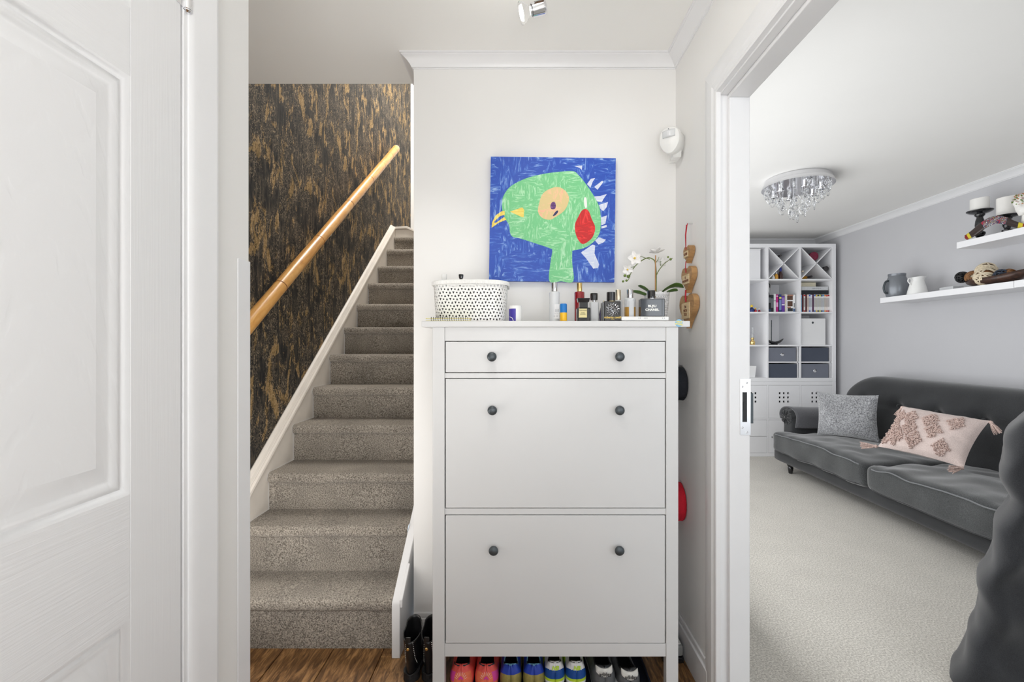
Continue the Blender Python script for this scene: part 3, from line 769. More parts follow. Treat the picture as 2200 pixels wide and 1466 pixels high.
# small blue and yellow tube
x = PX(1210.5, 1.545); r = 7.6 / F * 1.545
t = thing('lip_balm_tube', 'small round tube, yellow below a blue cap, at the cabinet edge', 'tube', (x, 1.545, zt), GRP)
MB().lathe([(r * .95, 0), (r, 0.001), (r, PZ(672, 1.545) - zt)], (x, 1.545, zt), (0, 0, 1), 24).build('body', 'yellowp', t)
MB().lathe([(r * 1.01, PZ(672, 1.545) - zt), (r * 1.01, PZ(655, 1.545) - zt), (r * 0.86, PZ(653, 1.545) - zt), (0, PZ(653, 1.545) - zt)], (x, 1.545, zt), (0, 0, 1), 24).build('cap', 'bluep', t)
# red body mist with gold cap
cyl_bottle('perfume_bottle', 'tall deep red bottle with gold cap, behind the small black cream-labelled flask', 1245, 22, 608.5, 627, 1245, 11.5, 1.64, 'redg', 'gold')
# square black flask, cream label
def sq_bottle(px0, px1, py_top, Y, depth, mat, t, z0=zt, bevel=0.003, name='body'):
    return bx(name, mat, t, PX(px0, Y), Y, z0, PX(px1, Y), Y + depth, PZ(py_top, Y), bevel=bevel)
Y = 1.545; xc = PX(1253.5, Y)
t = thing('perfume_bottle', 'square black flask with cream label and flat black stopper', 'bottle', (xc, Y + 0.02, zt), GRP)
bo = sq_bottle(1240.5, 1269, 661, Y, 0.036, 'smoke', t, bevel=0.004)
bx('neck', 'smoke', t, PX(1246, Y), Y + 0.010, PZ(661, Y), PX(1264, Y), Y + 0.028, PZ(648, Y), bevel=0.001)
m = MB(); a, b_ = PX(1241, Y), PX(1268, Y); zb, z2 = PZ(649, Y), PZ(640.5, Y)
m.add([(a + .003, Y + .006, zb), (b_ - .003, Y + .006, zb), (b_ - .003, Y + .032, zb), (a + .003, Y + .032, zb), (a, Y + .002, z2), (b_, Y + .002, z2), (b_, Y + .036, z2), (a, Y + .036, z2)], [(0, 3, 2, 1), (4, 5, 6, 7), (0, 1, 5, 4), (1, 2, 6, 5), (2, 3, 7, 6), (3, 0, 4, 7)])
m.build('stopper', 'black', t, bevel=0.001)
lb = bx('label', 'lblcream', bo, PX(1243.5, Y), Y - 0.0008, PZ(682.5, Y), PX(1261, Y), Y + 0.0002, PZ(663.5, Y))
text('label_text', 'TOM FORD', 0.0052, (xc - 0.002, Y - 0.0012, PZ(667.5, Y)), FACE_CAM, 'ink', lb, 0.0001)
text('label_text', 'OUD\nWOOD', 0.0056, (xc - 0.002, Y - 0.0012, PZ(674, Y)), FACE_CAM, 'ink', lb, 0.0001)
# clear bottle, black cap
Y = 1.60; xc = PX(1277.5, Y)
t = thing('perfume_bottle', 'clear straight-sided bottle with rounded black cap between two black flasks', 'bottle', (xc, Y + 0.015, zt), GRP)
bo = sq_bottle(1268.5, 1287, 648.5, Y, 0.028, 'milk', t, bevel=0.004)
MB().lathe([(0.006, 0), (0.006, 0.006)], (xc, Y + 0.014, PZ(648.5, Y)), (0, 0, 1), 16).build('collar', 'silver', t)
r = 8.2 / F * Y; h_ = PZ(629.5, Y) - PZ(645, Y)
MB().lathe([(r * .85, 0), (r * .97, 0.002), (r, h_ * .6), (r * 1.0, h_ - .002), (r * .9, h_), (0, h_)], (xc, Y + 0.014, PZ(645, Y)), (0, 0, 1), 24).build('cap', 'black', t)
# black square bottle with medallion
Y = 1.535; xc = PX(1316, Y)
t = thing('perfume_bottle', 'large square black bottle with silver medallion and gold lettering', 'bottle', (xc, Y + 0.03, zt), GRP)
bo = sq_bottle(1297.5, 1334, 647, Y, 0.066, 'smoke', t, bevel=0.003)
m = MB()
cxm, czm = PX(1316.5, Y), PZ(665, Y)
for k in range(14):
    a = 2 * PI * k / 14
    c_ = Vector((cxm + 0.0185 * math.cos(a), Y - 0.0008, czm + 0.0185 * math.sin(a)))
    m.tube([c_ + Vector((0.004 * math.cos(a + q), -0.0006, 0.004 * math.sin(a + q))) for q in (0.3, 1.6, 2.9, 4.2)], 0.0009, 5)
for k in range(9):
    a = 0.7 * k; m.tube([Vector((cxm + math.cos(a) * 0.004, Y - 0.0008, czm + math.sin(a) * 0.004)), Vector((cxm + math.cos(a + .7) * 0.012, Y - 0.0012, czm + math.sin(a + .5) * 0.012))], 0.0011, 5)
m.build('medallion', 'silver', bo)
text('lettering', 'roberto cavalli', 0.0098, (cxm, Y - 0.0008, PZ(682.3, Y)), FACE_CAM, 'goldink', bo, 0.0003, 0.0003)
text('lettering', 'UOMO', 0.0036, (cxm, Y - 0.0008, PZ(686.4, Y)), FACE_CAM, 'goldink', bo, 0.0002)
m = MB(); xs = PX(1334, Y) + 0.0006
for k in range(10):
    zq = zt + 0.006 + 0.0062 * k
    m.tube([Vector((xs, Y + 0.008 + 0.012 * (q % 4), zq + 0.003 * math.sin(q * 2 + k))) for q in range(4)], 0.0009, 5)
m.build('side_scrollwork', 'ghost', bo)
r = 9.5 / F * Y; z0_ = PZ(647, Y); h_ = PZ(626, Y) - z0_
MB().lathe([(r * 1.02, 0), (r * 1.02, 0.002)], (cxm, Y + 0.03, z0_), (0, 0, 1), 24).build('collar', 'gold', t)
MB().lathe([(r, 0.002), (r, h_ - 0.001), (r * .95, h_), (0, h_)], (cxm, Y + 0.03, z0_), (0, 0, 1), 28).build('cap', 'black', t)
# purple tasselled flacon
Y = 1.62; xc = PX(1295.5, Y)
t = thing('perfume_bottle', 'small purple flacon with gold tassel top half hidden beside the medallion bottle', 'bottle', (xc, Y, zt), GRP)
MB().lathe([(0.008, 0), (0.013, 0.004), (0.014, 0.03), (0.010, 0.05), (0.004, 0.060), (0.004, 0.065)], (xc, Y, zt), (0, 0, 1), 20).build('body', 'purple', t)
m = MB(); m.lathe([(0.004, 0.060), (0.007, 0.066), (0.005, 0.074), (0.0, 0.080)], (xc + 0.003, Y, zt), (0, 0, 1), 16)
m.tube([(xc + 0.004, Y - 0.012, zt + 0.068), (xc - 0.002, Y - 0.016, zt + 0.055), (xc - 0.001, Y - 0.017, zt + 0.035)], 0.0022, 8)
m.build('stopper', 'palegold', t)
# pale gold capped bottle behind
cyl_bottle('perfume_bottle', 'pale gold capped bottle standing directly behind the medallion bottle', 1328, 18, 623, 646, 1329, 11.5, 1.70, 'milk', 'palegold')
# white tray-like box under two bottles
Y = 1.53
tr = thing('flat_case', 'flat white plastic case under the black flask with white lettering', 'case', (PX(1386, Y), 1.59, zt))
z_t = PZ(680, Y)
m = MB(); m.rbox((PX(1385.5, Y), 1.60, (zt + z_t) / 2 + 0.0005), ((PX(1437, Y) - PX(1335, Y)) / 2, 0.075, (z_t - zt) / 2 - 0.0005), 0.004, (16, 12, 6)); m.build('body', 'whitep', tr)
m = MB()
for q in (1371, 1374, 1383, 1386, 1389, 1422, 1426):
    m.box(PX(q, Y), 1.5238, PZ(684.8, Y), PX(q + 1.1, Y), 1.5252, PZ(683, Y))
m.build('marking', 'ghost', tr)
# amber bottle with silver cap
t, bo, x, r, zs, zz = cyl_bottle('perfume_bottle', 'round clear bottle of amber liquid with tall silver cap', 1353.5, 24, 622.5, 641, 1350, 14, 1.60, 'milk', 'silver', z0=z_t)
MB().lathe([(r * 1.012, 0.001), (r * 1.012, PZ(660.5, 1.6) - z_t)], (x, 1.60, z_t), (0, 0, 1), 28).build('liquid', 'amber', bo)
MB().box(x - 0.008, 1.60 - r - 0.0012, z_t + 0.001, x + 0.009, 1.60 - r * 0.75, PZ(648, 1.6)).build('label', 'milk', bo, bevel=0.001)
# black flask with white lettering
Y = 1.545; xc = PX(1403, Y)
t = thing('perfume_bottle', 'wide dark glass flask with white lettering, standing on the flat white case', 'bottle', (xc, Y + 0.015, z_t), GRP)
bo = sq_bottle(1377, 1429, 641.5, Y, 0.034, 'greyg', t, z0=z_t, bevel=0.003)
bx('edge_glass', 'smoke', bo, PX(1422, Y), Y - 0.0008, z_t + 0.001, PX(1423.5, Y), Y, PZ(643, Y))
text('lettering', 'BLEU', 0.0105, (xc - 0.003, Y - 0.0008, PZ(658, Y)), FACE_CAM, 'p_white', bo, 0.0003, 0.0005, sx=1.2)
text('lettering', 'DE', 0.003, (xc - 0.003, Y - 0.0008, PZ(661.7, Y)), FACE_CAM, 'p_white', bo, 0.0003, 0.0002)
text('lettering', 'CHANEL', 0.0105, (xc - 0.003, Y - 0.0008, PZ(666, Y)), FACE_CAM, 'p_white', bo, 0.0003, 0.0005, sx=1.15)
r = 8.4 / F * Y; z0_ = PZ(641.5, Y); h_ = PZ(623.5, Y) - z0_
MB().lathe([(r * .98, 0), (r * .98, 0.002)], (xc - 0.001, Y + 0.017, z0_), (0, 0, 1), 24).build('collar', 'silver', t)
MB().lathe([(r, 0.002), (r, h_ - 0.001), (r * .95, h_), (0, h_)], (xc - 0.001, Y + 0.017, z0_), (0, 0, 1), 28).build('cap', 'black', t)
# white and violet pill tub
Y = 1.60; xc = PX(1107.5, Y); r = 14 / F * Y
t = thing('cream_tub', 'small white tub with violet label just right of the basket', 'tub', (xc, Y, zt), GRP)
b1 = MB().lathe([(r * .96, 0), (r, 0.002), (r, PZ(662, Y) - zt), (r * .94, PZ(660, Y) - zt), (r * .94, PZ(657.5, Y) - zt), (0, PZ(657, Y) - zt)], (xc, Y, zt), (0, 0, 1), 28).build('body', 'whitep', t)
m = MB()
m.grid(lambda u, v: (xc + r * 1.01 * math.cos(PI * (1.0 + 0.52 * u)), Y + r * 1.01 * math.sin(PI * (1.0 + 0.52 * u)), zt + 0.002 + v * (PZ(663, Y) - zt - 0.004)), 12, 1)
m.build('label', 'violet', b1)
MB().tube([(xc - r * .85, Y - r * .56, zt + 0.018), (xc - r * .5, Y - r * .90, zt + 0.014), (xc - r * .3, Y - r * .98, zt + 0.003)], 0.0012, 6).build('swoosh', 'paper', b1)

# basket ------------------------------------------------------------------
Yb = 1.665; bc = Vector((PX(1008, Yb - 0.085), Yb, zt))
hx = (PX(1091, Yb - 0.09) - PX(925, Yb - 0.09)) / 2; hy = 0.088
hb = PZ(603, Yb - 0.09) - zt
bk = thing('storage_basket', 'white plastic basket pierced with tiny triangles and a ribbed rim', 'basket', bc)
def rr_pt(u, hx_, hy_, r_):
    """point at fraction u round a rounded rectangle"""
    L1 = 2 * (hx_ - r_); L2 = 2 * (hy_ - r_); A_ = PI / 2 * r_; per = 2 * L1 + 2 * L2 + 4 * A_; s_ = (u % 1) * per
    segs = [('l', L1, (-hx_ + r_, -hy_), (1, 0)), ('a', A_, (hx_ - r_, -hy_ + r_), -PI / 2), ('l', L2, (hx_, -hy_ + r_), (0, 1)), ('a', A_, (hx_ - r_, hy_ - r_), 0),
            ('l', L1, (hx_ - r_, hy_), (-1, 0)), ('a', A_, (-hx_ + r_, hy_ - r_), PI / 2), ('l', L2, (-hx_, hy_ - r_), (0, -1)), ('a', A_, (-hx_ + r_, -hy_ + r_), PI)]
    for k_, L, p_, d_ in segs:
        if s_ <= L:
            if k_ == 'l': return (p_[0] + d_[0] * s_, p_[1] + d_[1] * s_)
            a_ = d_ + s_ / r_; return (p_[0] + r_ * math.cos(a_), p_[1] + r_ * math.sin(a_))
        s_ -= L
    return segs[0][2]
def bpos(u, z):
    t_ = z / hb; k_ = 0.925 + 0.06 * t_
    x_, y_ = rr_pt(u, hx * k_, hy * k_, 0.045); return Vector((bc.x + x_, bc.y + y_, zt + z))
m = MB(); NR, NCc = 11, 66; zlo, zhi = 0.004, hb - 0.012
m.grid(lambda u, v: bpos(u, 0.0 + v * zlo), NCc * 2, 1, cu=True)
for j in range(NR):
    z0 = zlo + (zhi - zlo) * j / NR; z1 = zlo + (zhi - zlo) * (j + 1) / NR
    for i in range(NCc):
        sh = 0.5 * (j % 2); u0 = (i + sh) / NCc; u1 = (i + 1 + sh) / NCc; du = u1 - u0; dz = z1 - z0
        A_, B_, C_, D_ = bpos(u0, z0), bpos(u1, z0), bpos(u1, z1), bpos(u0, z1)
        kind_ = (i + j) % 3
        s_ = (0.33, 0.33, 0.20)[kind_]
        cu_, cz_ = (u0 + u1) / 2, (z0 + z1) / 2
        if kind_ == 0: tri = [(-s_, -s_), (s_, -s_), (0, s_ * 1.2)]
        elif kind_ == 1: tri = [(0, -s_ * 1.2), (s_, s_), (-s_, s_)]
        else: tri = [(-s_, -s_), (s_, -s_), (s_, s_), (-s_, s_)]
        T = [bpos(cu_ + a * du, cz_ + b_ * dz) for a, b_ in tri]
        if kind_ == 0: fs = [(0, 1, 5, 4), (1, 2, 6, 5), (2, 3, 6), (3, 0, 4, 6)]
        elif kind_ == 1: fs = [(0, 1, 4), (1, 2, 5, 4), (2, 3, 6, 5), (3, 0, 4, 6)]
        else: fs = [(0, 1, 5, 4), (1, 2, 6, 5), (2, 3, 7, 6), (3, 0, 4, 7)]
        m.add([A_, B_, C_, D_] + T, fs)
m.grid(lambda u, v: bpos(u, zhi + v * (hb - 0.008 - zhi)), NCc * 2, 1, cu=True)
m.add([bpos(i / 40, 0.001) for i in range(40)], [list(range(40))])
m.build('body', 'whitep', bk, flat=True)
m = MB(); NRb = 190; rp = [(0.0, -0.010), (0.0045, -0.010), (0.0055, -0.004), (0.0055, 0.002), (0.003, 0.0045), (-0.001, 0.004), (-0.002, -0.008)]
def rimf(u, v):
    q = rp[round(v * (len(rp) - 1))]; i = round(u * NRb * 2)
    o_ = q[0] + (0.0007 if (i % 2 and 0 < round(v * 6) < 4) else 0)
    x_, y_ = rr_pt(u, hx * 0.99 + o_, hy * 0.99 + o_, 0.046 + o_); dz = 0.004 * (1 - (x_ / hx) ** 2) - 0.004
    return (bc.x + x_, bc.y + y_, zt + hb + q[1] + dz)
m.grid(rimf, NRb * 2, len(rp) - 1, cu=True); m.build('rim', 'whitep', bk, ang=20)
t = thing('tube', 'white squeeze tube poking above the rim of the basket', 'tube', (PX(955, 1.70), 1.70, zt + 0.003))
x = PX(956, 1.70)
MB().rbox((x, 1.70, zt + 0.07), (0.012, 0.009, 0.065), 0.005, (6, 6, 8)).build('body', 'whitep', t)
bx('cap', 'whitep', t, x - 0.011, 1.692, zt + 0.135, x + 0.006, 1.708, PZ(589, 1.70), bevel=0.002)
t = thing('bottle', 'bottle with fluted black cap poking above the rim of the basket', 'bottle', (PX(990, 1.70), 1.70, zt + 0.003))
x = PX(990.5, 1.70)
MB().lathe([(0.02, 0), (0.022, 0.004), (0.022, 0.09), (0.008, 0.11), (0.006, 0.13), (0.006, PZ(600, 1.70) - zt)], (x, 1.70, zt + 0.003), (0, 0, 1), 20).build('body', 'blackm', t)
hz_ = PZ(599, 1.70)
def flut(u, v):
    pr_ = [(0.004, 0), (0.0075, 0.001), (0.0085, 0.008), (0.009, 0.012), (0.0085, 0.0165), (0.0, 0.0175)]; r_, h__ = pr_[round(v * 5)]
    r_ *= 1 - 0.06 * (round(u * 32) % 2); return (x + r_ * math.cos(2 * PI * u), 1.70 + r_ * math.sin(2 * PI * u), hz_ + h__ * 0.95)
MB().grid(flut, 32, 5, cu=True).build('cap', 'black', t)
cl_ = MB().rbox((bc.x, bc.y - 0.040, zt + 0.065), (hx * 0.84, 0.030, 0.060), 0.02, (12, 8, 6), lambda q: q + Vector((0, 0, noise.noise(q * 30) * 0.008)))  # dark mass added behind the piercings so they read black
tag(cl_.build('added_dark_cloth', 'blackm'), 'dark cloth added inside the pierced white basket to blacken its holes', 'cloth')

# spiral notebook ----------------------------------------------------------
Y = 1.535; nb = thing('spiral_notebook', 'yellow edged spiral notebook lying flat in front of the basket', 'notebook', (PX(962, Y), Y + 0.02, zt))
M['nby'] = plain('yellow_card', srgb(232, 220, 70), 0.6)
bx('cover', 'nby', nb, PX(916, Y), Y - 0.012, zt + 0.0002, PX(1012, Y), Y + 0.032, zt + 0.0015)
bx('page_block', 'paper', nb, PX(919, Y), Y - 0.010, zt + 0.0015, PX(1009, Y), Y + 0.032, zt + 0.0085)
bx('cover', 'nby', nb, PX(916, Y), Y - 0.012, zt + 0.0085, PX(1010, Y), Y + 0.032, zt + 0.0098)
m = MB()
for k in range(17):
    xk = PX(926 + k * 4.9, Y - 0.012)
    m.tube([(xk + 0.0006 * q * 0.5, Y - 0.012 + 0.0065 * math.cos(2 * PI * q / 10), zt + 0.0073 + 0.0066 * math.sin(2 * PI * q / 10)) for q in range(10)], 0.0007, 5, closed=True)
m.build('spiral_wire', 'black', nb)

# orchid -------------------------------------------------------------------
Y = 1.70
M['pot'] = plain('white_pierced_tin', srgb(236, 236, 238), 0.4)
M['leaf'] = plain('orchid_leaf_green', srgb(72, 104, 42), 0.35, var=0.2, vs=30)
M['stem'] = plain('green_stem', srgb(106, 122, 62), 0.5, var=0.2, vs=60)
M['bud'] = plain('green_bud', srgb(112, 134, 62), 0.45, var=0.25, vs=90)
M['petal'] = plain('white_petal', srgb(242, 240, 238), 0.55, var=0.02)
M['lip'] = plain('yellow_orchid_lip', srgb(228, 196, 92), 0.5, var=0.15, vs=90)
M['cane'] = wood('bamboo_cane', srgb(158, 112, 66), srgb(184, 138, 90), srgb(202, 160, 110), (8, 8, 1), 0.5)
oc = thing('potted_orchid', 'white artificial orchid in a lacy white tin pot behind the bottles', 'orchid', (PX(1411, Y), Y, zt))
xo = PX(1411, Y)
def potf(u, v):
    zz_ = 0.002 + v * (PZ(634, Y) - zt); r_ = 0.034 + 0.012 * v
    if v > 0.99: zz_ += 0.004 * abs(math.sin(u * PI * 14)) + 0.003
    return (xo + r_ * math.cos(2 * PI * u), Y + r_ * math.sin(2 * PI * u), zt + zz_)
m = MB(); NJ, NI = 12, 56
for j in range(NJ):
    for i in range(NI):
        u0, u1, v0, v1 = i / NI, (i + 1) / NI, j / NJ, (j + 1) / NJ
        q = [Vector(potf(a, b_)) for a, b_ in ((u0, v0), (u1, v0), (u1, v1), (u0, v1))]
        if j >= 8 and j < 11 and (i + j) % 2 == 0:
            c_ = sum(q, Vector()) / 4; T = [c_ + (w__ - c_) * 0.55 for w__ in q]
            m.add(q + T, [(0, 1, 5, 4), (1, 2, 6, 5), (2, 3, 7, 6), (3, 0, 4, 7)])
        else: m.add(q, [(0, 1, 2, 3)])
m.build('pot', 'pot', oc, ang=60, solid=0.0008)
MB().lathe([(0, 0), (0.036, 0), (0.036, 0.004), (0, 0.008)], (xo, Y, zt + 0.045), (0, 0, 1), 20).build('moss', 'walnut', oc)
def O(px, py, dy=0.0): return P(px, py, Y + dy)
MB().tube([(PX(1408, Y), Y, zt + 0.04), O(1408, 600), O(1408.5, 549)], 0.0022, 8).build('cane', 'cane', oc)
def pp(cr): return (1330 + cr[0] / 9.164, 530 + cr[1] / 9.164)
def st(pts, r0, r1, dys=None):
    q = [pp(c_) for c_ in pts]; q = smooth_poly(q, 5, False); n_ = len(q)
    P3 = [O(a, b_, 0.012 * math.sin(2.2 * i / n_)) for i, (a, b_) in enumerate(q)]
    return MB().tube(P3, [r0 + (r1 - r0) * i / (n_ - 1) for i in range(n_)], 8)
st([(725, 1000), (728, 800), (730, 560), (722, 400), (705, 290), (650, 240), (580, 220), (500, 245), (400, 310), (310, 395), (240, 510), (190, 640), (150, 690)], 0.0030, 0.0012).build('flower_stem', 'stem', oc)
st([(733, 570), (790, 460), (880, 350), (960, 285), (1060, 225)], 0.0018, 0.001).build('flower_stem', 'stem', oc)
st([(720, 320), (760, 270), (785, 205)], 0.0014, 0.0008).build('flower_stem', 'stem', oc)
st([(600, 250), (520, 225), (440, 200), (360, 195)], 0.0014, 0.0008).build('flower_stem', 'stem', oc)
st([(300, 395), (250, 405), (210, 400)], 0.0012, 0.0008).build('flower_stem', 'stem', oc)
st([(825, 380), (812, 340), (822, 295)], 0.0012, 0.0008).build('flower_stem', 'stem', oc)
for (a, b_, r_) in ((115, 572, 30), (185, 585, 38), (80, 685, 24), (145, 670, 24), (965, 207, 20), (1015, 250, 26), (822, 296, 9)):
    q = O(*pp((a, b_)), 0.02 if a < 400 else 0.01)
    rr_ = r_ / 9.164 / F * Y
    MB().lathe([(0, -rr_), (rr_ * .6, -rr_ * .8), (rr_, -rr_ * .1), (rr_ * .8, rr_ * .6), (0, rr_ * 1.1)], q, (0.6, -0.2, 0.7), 14).build('bud', 'bud', oc, ang=80)
def petal(m, c_, d, up, L, W_, curl=0.25):
    d = Vector(d).normalized(); up = Vector(up).normalized(); s_ = d.cross(up).normalized()
    def fn(u, v):
        wv = W_ * math.sin(PI * (0.06 + 0.94 * v) ** 0.75) ** 0.8 if v < 1 else 0
        a = (u - .5) * 2
        return Vector(c_) + d * (L * v) + s_ * (a * wv) + up * (curl * L * (v * v) + 0.10 * L * a * a - 0.0 + 0.03 * L * math.sin(9 * v + 4 * a))
    m.grid(fn, 6, 7)
def flower(px, py, dy, nrm, L, rot=0.0, lip=True):
    c_ = O(*pp((px, py)), dy); n_ = Vector(nrm).normalized(); a = n_.orthogonal().normalized(); b_ = n_.cross(a)
    fl_ = None
    for k in range(5):
        m = MB(); t_ = rot + 2 * PI * k / 5; petal(m, c_, a * math.cos(t_) + b_ * math.sin(t_) + n_ * 0.15, n_, L * (1.0 if k % 2 else 0.9), L * (0.40 if k in (1, 4) else 0.30), 0.12)
        m.build('petal', 'petal', oc, solid=0.0005, ang=80)
    if lip: MB().lathe([(0, 0), (L * .13, L * .06), (L * .15, L * .18), (L * .06, L * .34), (0, L * .36)], c_, n_, 10).build('flower_lip', 'lip', oc, ang=80)
flower(310, 230, -0.01, (-0.25, -0.9, -0.1), 0.030, 0.4)
flower(165, 450, -0.005, (-0.1, -0.9, -0.35), 0.0235, 0.9)
flower(740, 120, 0.005, (0.0, 0.15, 0.95), 0.032, 0.2, False)
flower(850, 300, 0.03, (0.3, 0.7, 0.2), 0.020, 0.5, False)
def leaf(pts, ws, dys, name='leaf'):
    q = smooth_poly([pp(c_) for c_ in pts], 6, False); n_ = len(q)
    def fn(u, v):
        i = round(v * (n_ - 1)); a, b_ = q[i]; t_ = i / (n_ - 1); c_ = O(a, b_, dys[0] + (dys[1] - dys[0]) * t_)
        w_ = lerp_keys([(0, ws * .35), (0.25, ws * .8), (0.6, ws), (0.85, ws * .7), (1, 0.0003)], t_)
        s_ = (u - .5) * 2
        return c_ + Vector((0, -s_ * w_, s_ * w_ * 0.35 * (1 if pts[-1][0] > 700 else 1) - abs(s_) * w_ * -0.25))
    return MB().grid(fn, 6, n_ - 1).build(name, 'leaf', oc, solid=0.0012, ang=80)
leaf([(600, 900), (500, 830), (375, 768)], 0.011, (-0.005, 0.03))
leaf([(580, 975), (420, 920), (245, 878)], 0.012, (-0.005, -0.03))
leaf([(780, 960), (880, 880), (1030, 800), (1160, 780), (1275, 808)], 0.019, (0.0, -0.02))
leaf([(860, 980), (960, 900), (1080, 870), (1160, 870)], 0.013, (0.0, -0.05))

# ================================================================== WOODEN HEARTS ON THE RIGHT WALL
hh = thing('heart_plaques', 'three wooden hearts strung on red twine, hung by the lounge doorway', 'wall hanging', (XR, 1.68, 1.3))
def heart_poly(cy, cz, w_, h_, n_=40):
    out = []
    for i in range(n_):
        t = 2 * PI * i / n_
        X_ = 16 * math.sin(t) ** 3; Z_ = 13 * math.cos(t) - 5 * math.cos(2 * t) - 2 * math.cos(3 * t) - math.cos(4 * t)
        out.append((cy - X_ / 16 * w_ / 2, cz + (Z_ + 2.5) / 14.5 * h_ / 2))
    return out
XF = XR - 0.022
M['twine'] = plain('red_white_twine', srgb(178, 36, 52), 0.8, var=0.4, vs=400)
YH = 1.665
def HZp(py): return PZ(py, YH)
specs = [(1482, 529, 566, 0.066, 'HOME'), (1481, 574, 630, 0.107, 'IS\nWHEREVER'), (1479, 633, 706, 0.148, "I'M\nWITH\nYOU")]
prev = (XF + 0.008, YH, HZp(481))
MB().lathe([(0.0025, 0), (0.0025, 0.02), (0.004, 0.02), (0.004, 0.022), (0, 0.022)], (XR, YH, HZp(481)), (-1, 0, 0), 10).build('nail', 'steel', hh)
for i, (pxc, pa, pb, w_, s_) in enumerate(specs):
    zc_, h_ = (HZp(pa) + HZp(pb)) / 2, HZp(pa) - HZp(pb)
    yc = XF * F / (pxc - CX) if False else YH
    m = MB(); m.prism(heart_poly(yc, zc_, w_, h_), XF, XR - 0.002, 'YZ')
    hp = m.build('heart', 'heart', hh, bevel=0.0015, seg=1)
    pw, ph = (0.042, 0.022) if i == 0 else ((0.066, 0.034) if i == 1 else (0.078, 0.058))
    m = MB(); zq = zc_ + h_ * 0.02; yq = yc + w_ * 0.02
    m.box(XF - 0.003, yq - pw / 2, zq - ph / 2, XF, yq + pw / 2, zq + ph / 2)
    pq = m.build('plaque', 'plaque', hp, bevel=0.0005, seg=1)
    text('plaque_text', s_, (0.013, 0.0125, 0.0145)[i], (XF - 0.0034, yq, zq), (PI / 2, 0, -PI / 2), 'scorch', hp, 0.0003, 0.0003)
    top = (XF - 0.002, yc, zc_ + h_ * 0.28)
    if i == 0:
        MB().tube([(XF + 0.002, YH - 0.004, HZp(481)), (XF - 0.003, YH - 0.003, HZp(505)), top], 0.0014, 6).build('twine', 'twine', hh)
        MB().tube([(XF + 0.002, YH + 0.005, HZp(481)), (XF - 0.003, YH + 0.003, HZp(505)), top], 0.0014, 6).build('twine', 'twine', hh)
    else: MB().tube([prev, ((prev[0] + top[0]) / 2 - 0.001, yc + 0.001, (prev[2] + top[2]) / 2), top], 0.0015 if i == 1 else 0.0028, 6).build('twine', 'twine', hh)
    prev = (XF - 0.002, yc, zc_ - h_ * 0.38)

# ================================================================== MOTION SENSOR
sn = thing('motion_sensor', 'white motion sensor fixed in the hall corner beside the doorway', 'sensor', (PX(1443, 1.76), 1.76, PZ(303, 1.76)))
Ys = 1.735; c0 = P(1442, 302, Ys)
nrm = Vector((-0.62, -0.78, -0.10)).normalized(); sx_ = Vector((0.78, -0.62, 0)).normalized(); su = sx_.cross(nrm) * -1; su = su if su.z > 0 else -su
def oval(w_, zt_, zb_, n_=32):
    out = []
    for i in range(n_):
        a = 2 * PI * i / n_; ca, sa = math.cos(a), math.sin(a)
        x_ = w_ * math.copysign(abs(ca) ** 0.75, ca); z_ = (zt_ if sa > 0 else zb_) * math.copysign(abs(sa) ** (0.8 if sa > 0 else 0.95), sa)
        out.append((x_ * (1 if sa > 0 else 1 - 0.35 * (abs(sa) ** 2)), z_))
    return out
m = MB(); rings = [(0.86, 0.055), (0.9, 0.02), (1.0, 0.0), (1.0, -0.012), (0.93, -0.02), (0.7, -0.024), (0.0, -0.025)]
st_ = 0; n_ = 32; ov = oval(0.040, 0.046, 0.054)
for (k_, dd) in rings:
    for (a, b_) in ov: m.v.append(c0 + sx_ * a * k_ + su * b_ * k_ - nrm * dd)
m.v = [Vector(q) for q in m.v]
for k in range(len(rings) - 1):
    for j in range(n_): m.f.append([k * n_ + j, k * n_ + (j + 1) % n_, (k + 1) * n_ + (j + 1) % n_, (k + 1) * n_ + j]); m.m.append(0)
# flip: the dome must bulge towards the hall
m.v = [c0 + (q - c0) - nrm * 2 * (q - c0).dot(nrm) * 0 for q in m.v]
for i, q in enumerate(m.v):
    dd = -(q - c0).dot(nrm); m.v[i] = q + nrm * 0
def flipn(q): d_ = (q - c0).dot(nrm); return q - nrm * d_ + nrm * (-d_ if False else d_)
m.build('housing', 'whitep', sn, ang=40)
m = MB()
def win(u, v): return c0 + sx_ * (-0.024 + 0.048 * u) + su * (0.006 + 0.026 * v) + nrm * (0.0245 + 0.006 * math.sin(PI * u))
m.grid(win, 12, 4); m.build('lens_window', 'milk', sn, solid=0.001)
m = MB(); m.lathe([(0.003, 0), (0.003, 0.001), (0.001, 0.0006)], c0 + nrm * 0.025 - su * 0.020, nrm, 12); m.build('indicator', 'whitep', sn)
m = MB(); m.lathe([(0.0018, 0), (0.0018, 0.001), (0, 0.001)], c0 + nrm * 0.0235 + su * 0.037, nrm, 12); m.build('screw_hole', 'knob', sn)
m = MB(); m.prism([(XR - 0.03, YB), (XR, YB), (XR, YB - 0.03)], c0.z - 0.045, c0.z + 0.03, 'XY')
m.rbox(c0 - nrm * 0.045 - su * 0.02, (0.018, 0.02, 0.040), 0.006, (6, 6, 6)); m.build('bracket', 'whitep', sn, ang=40)

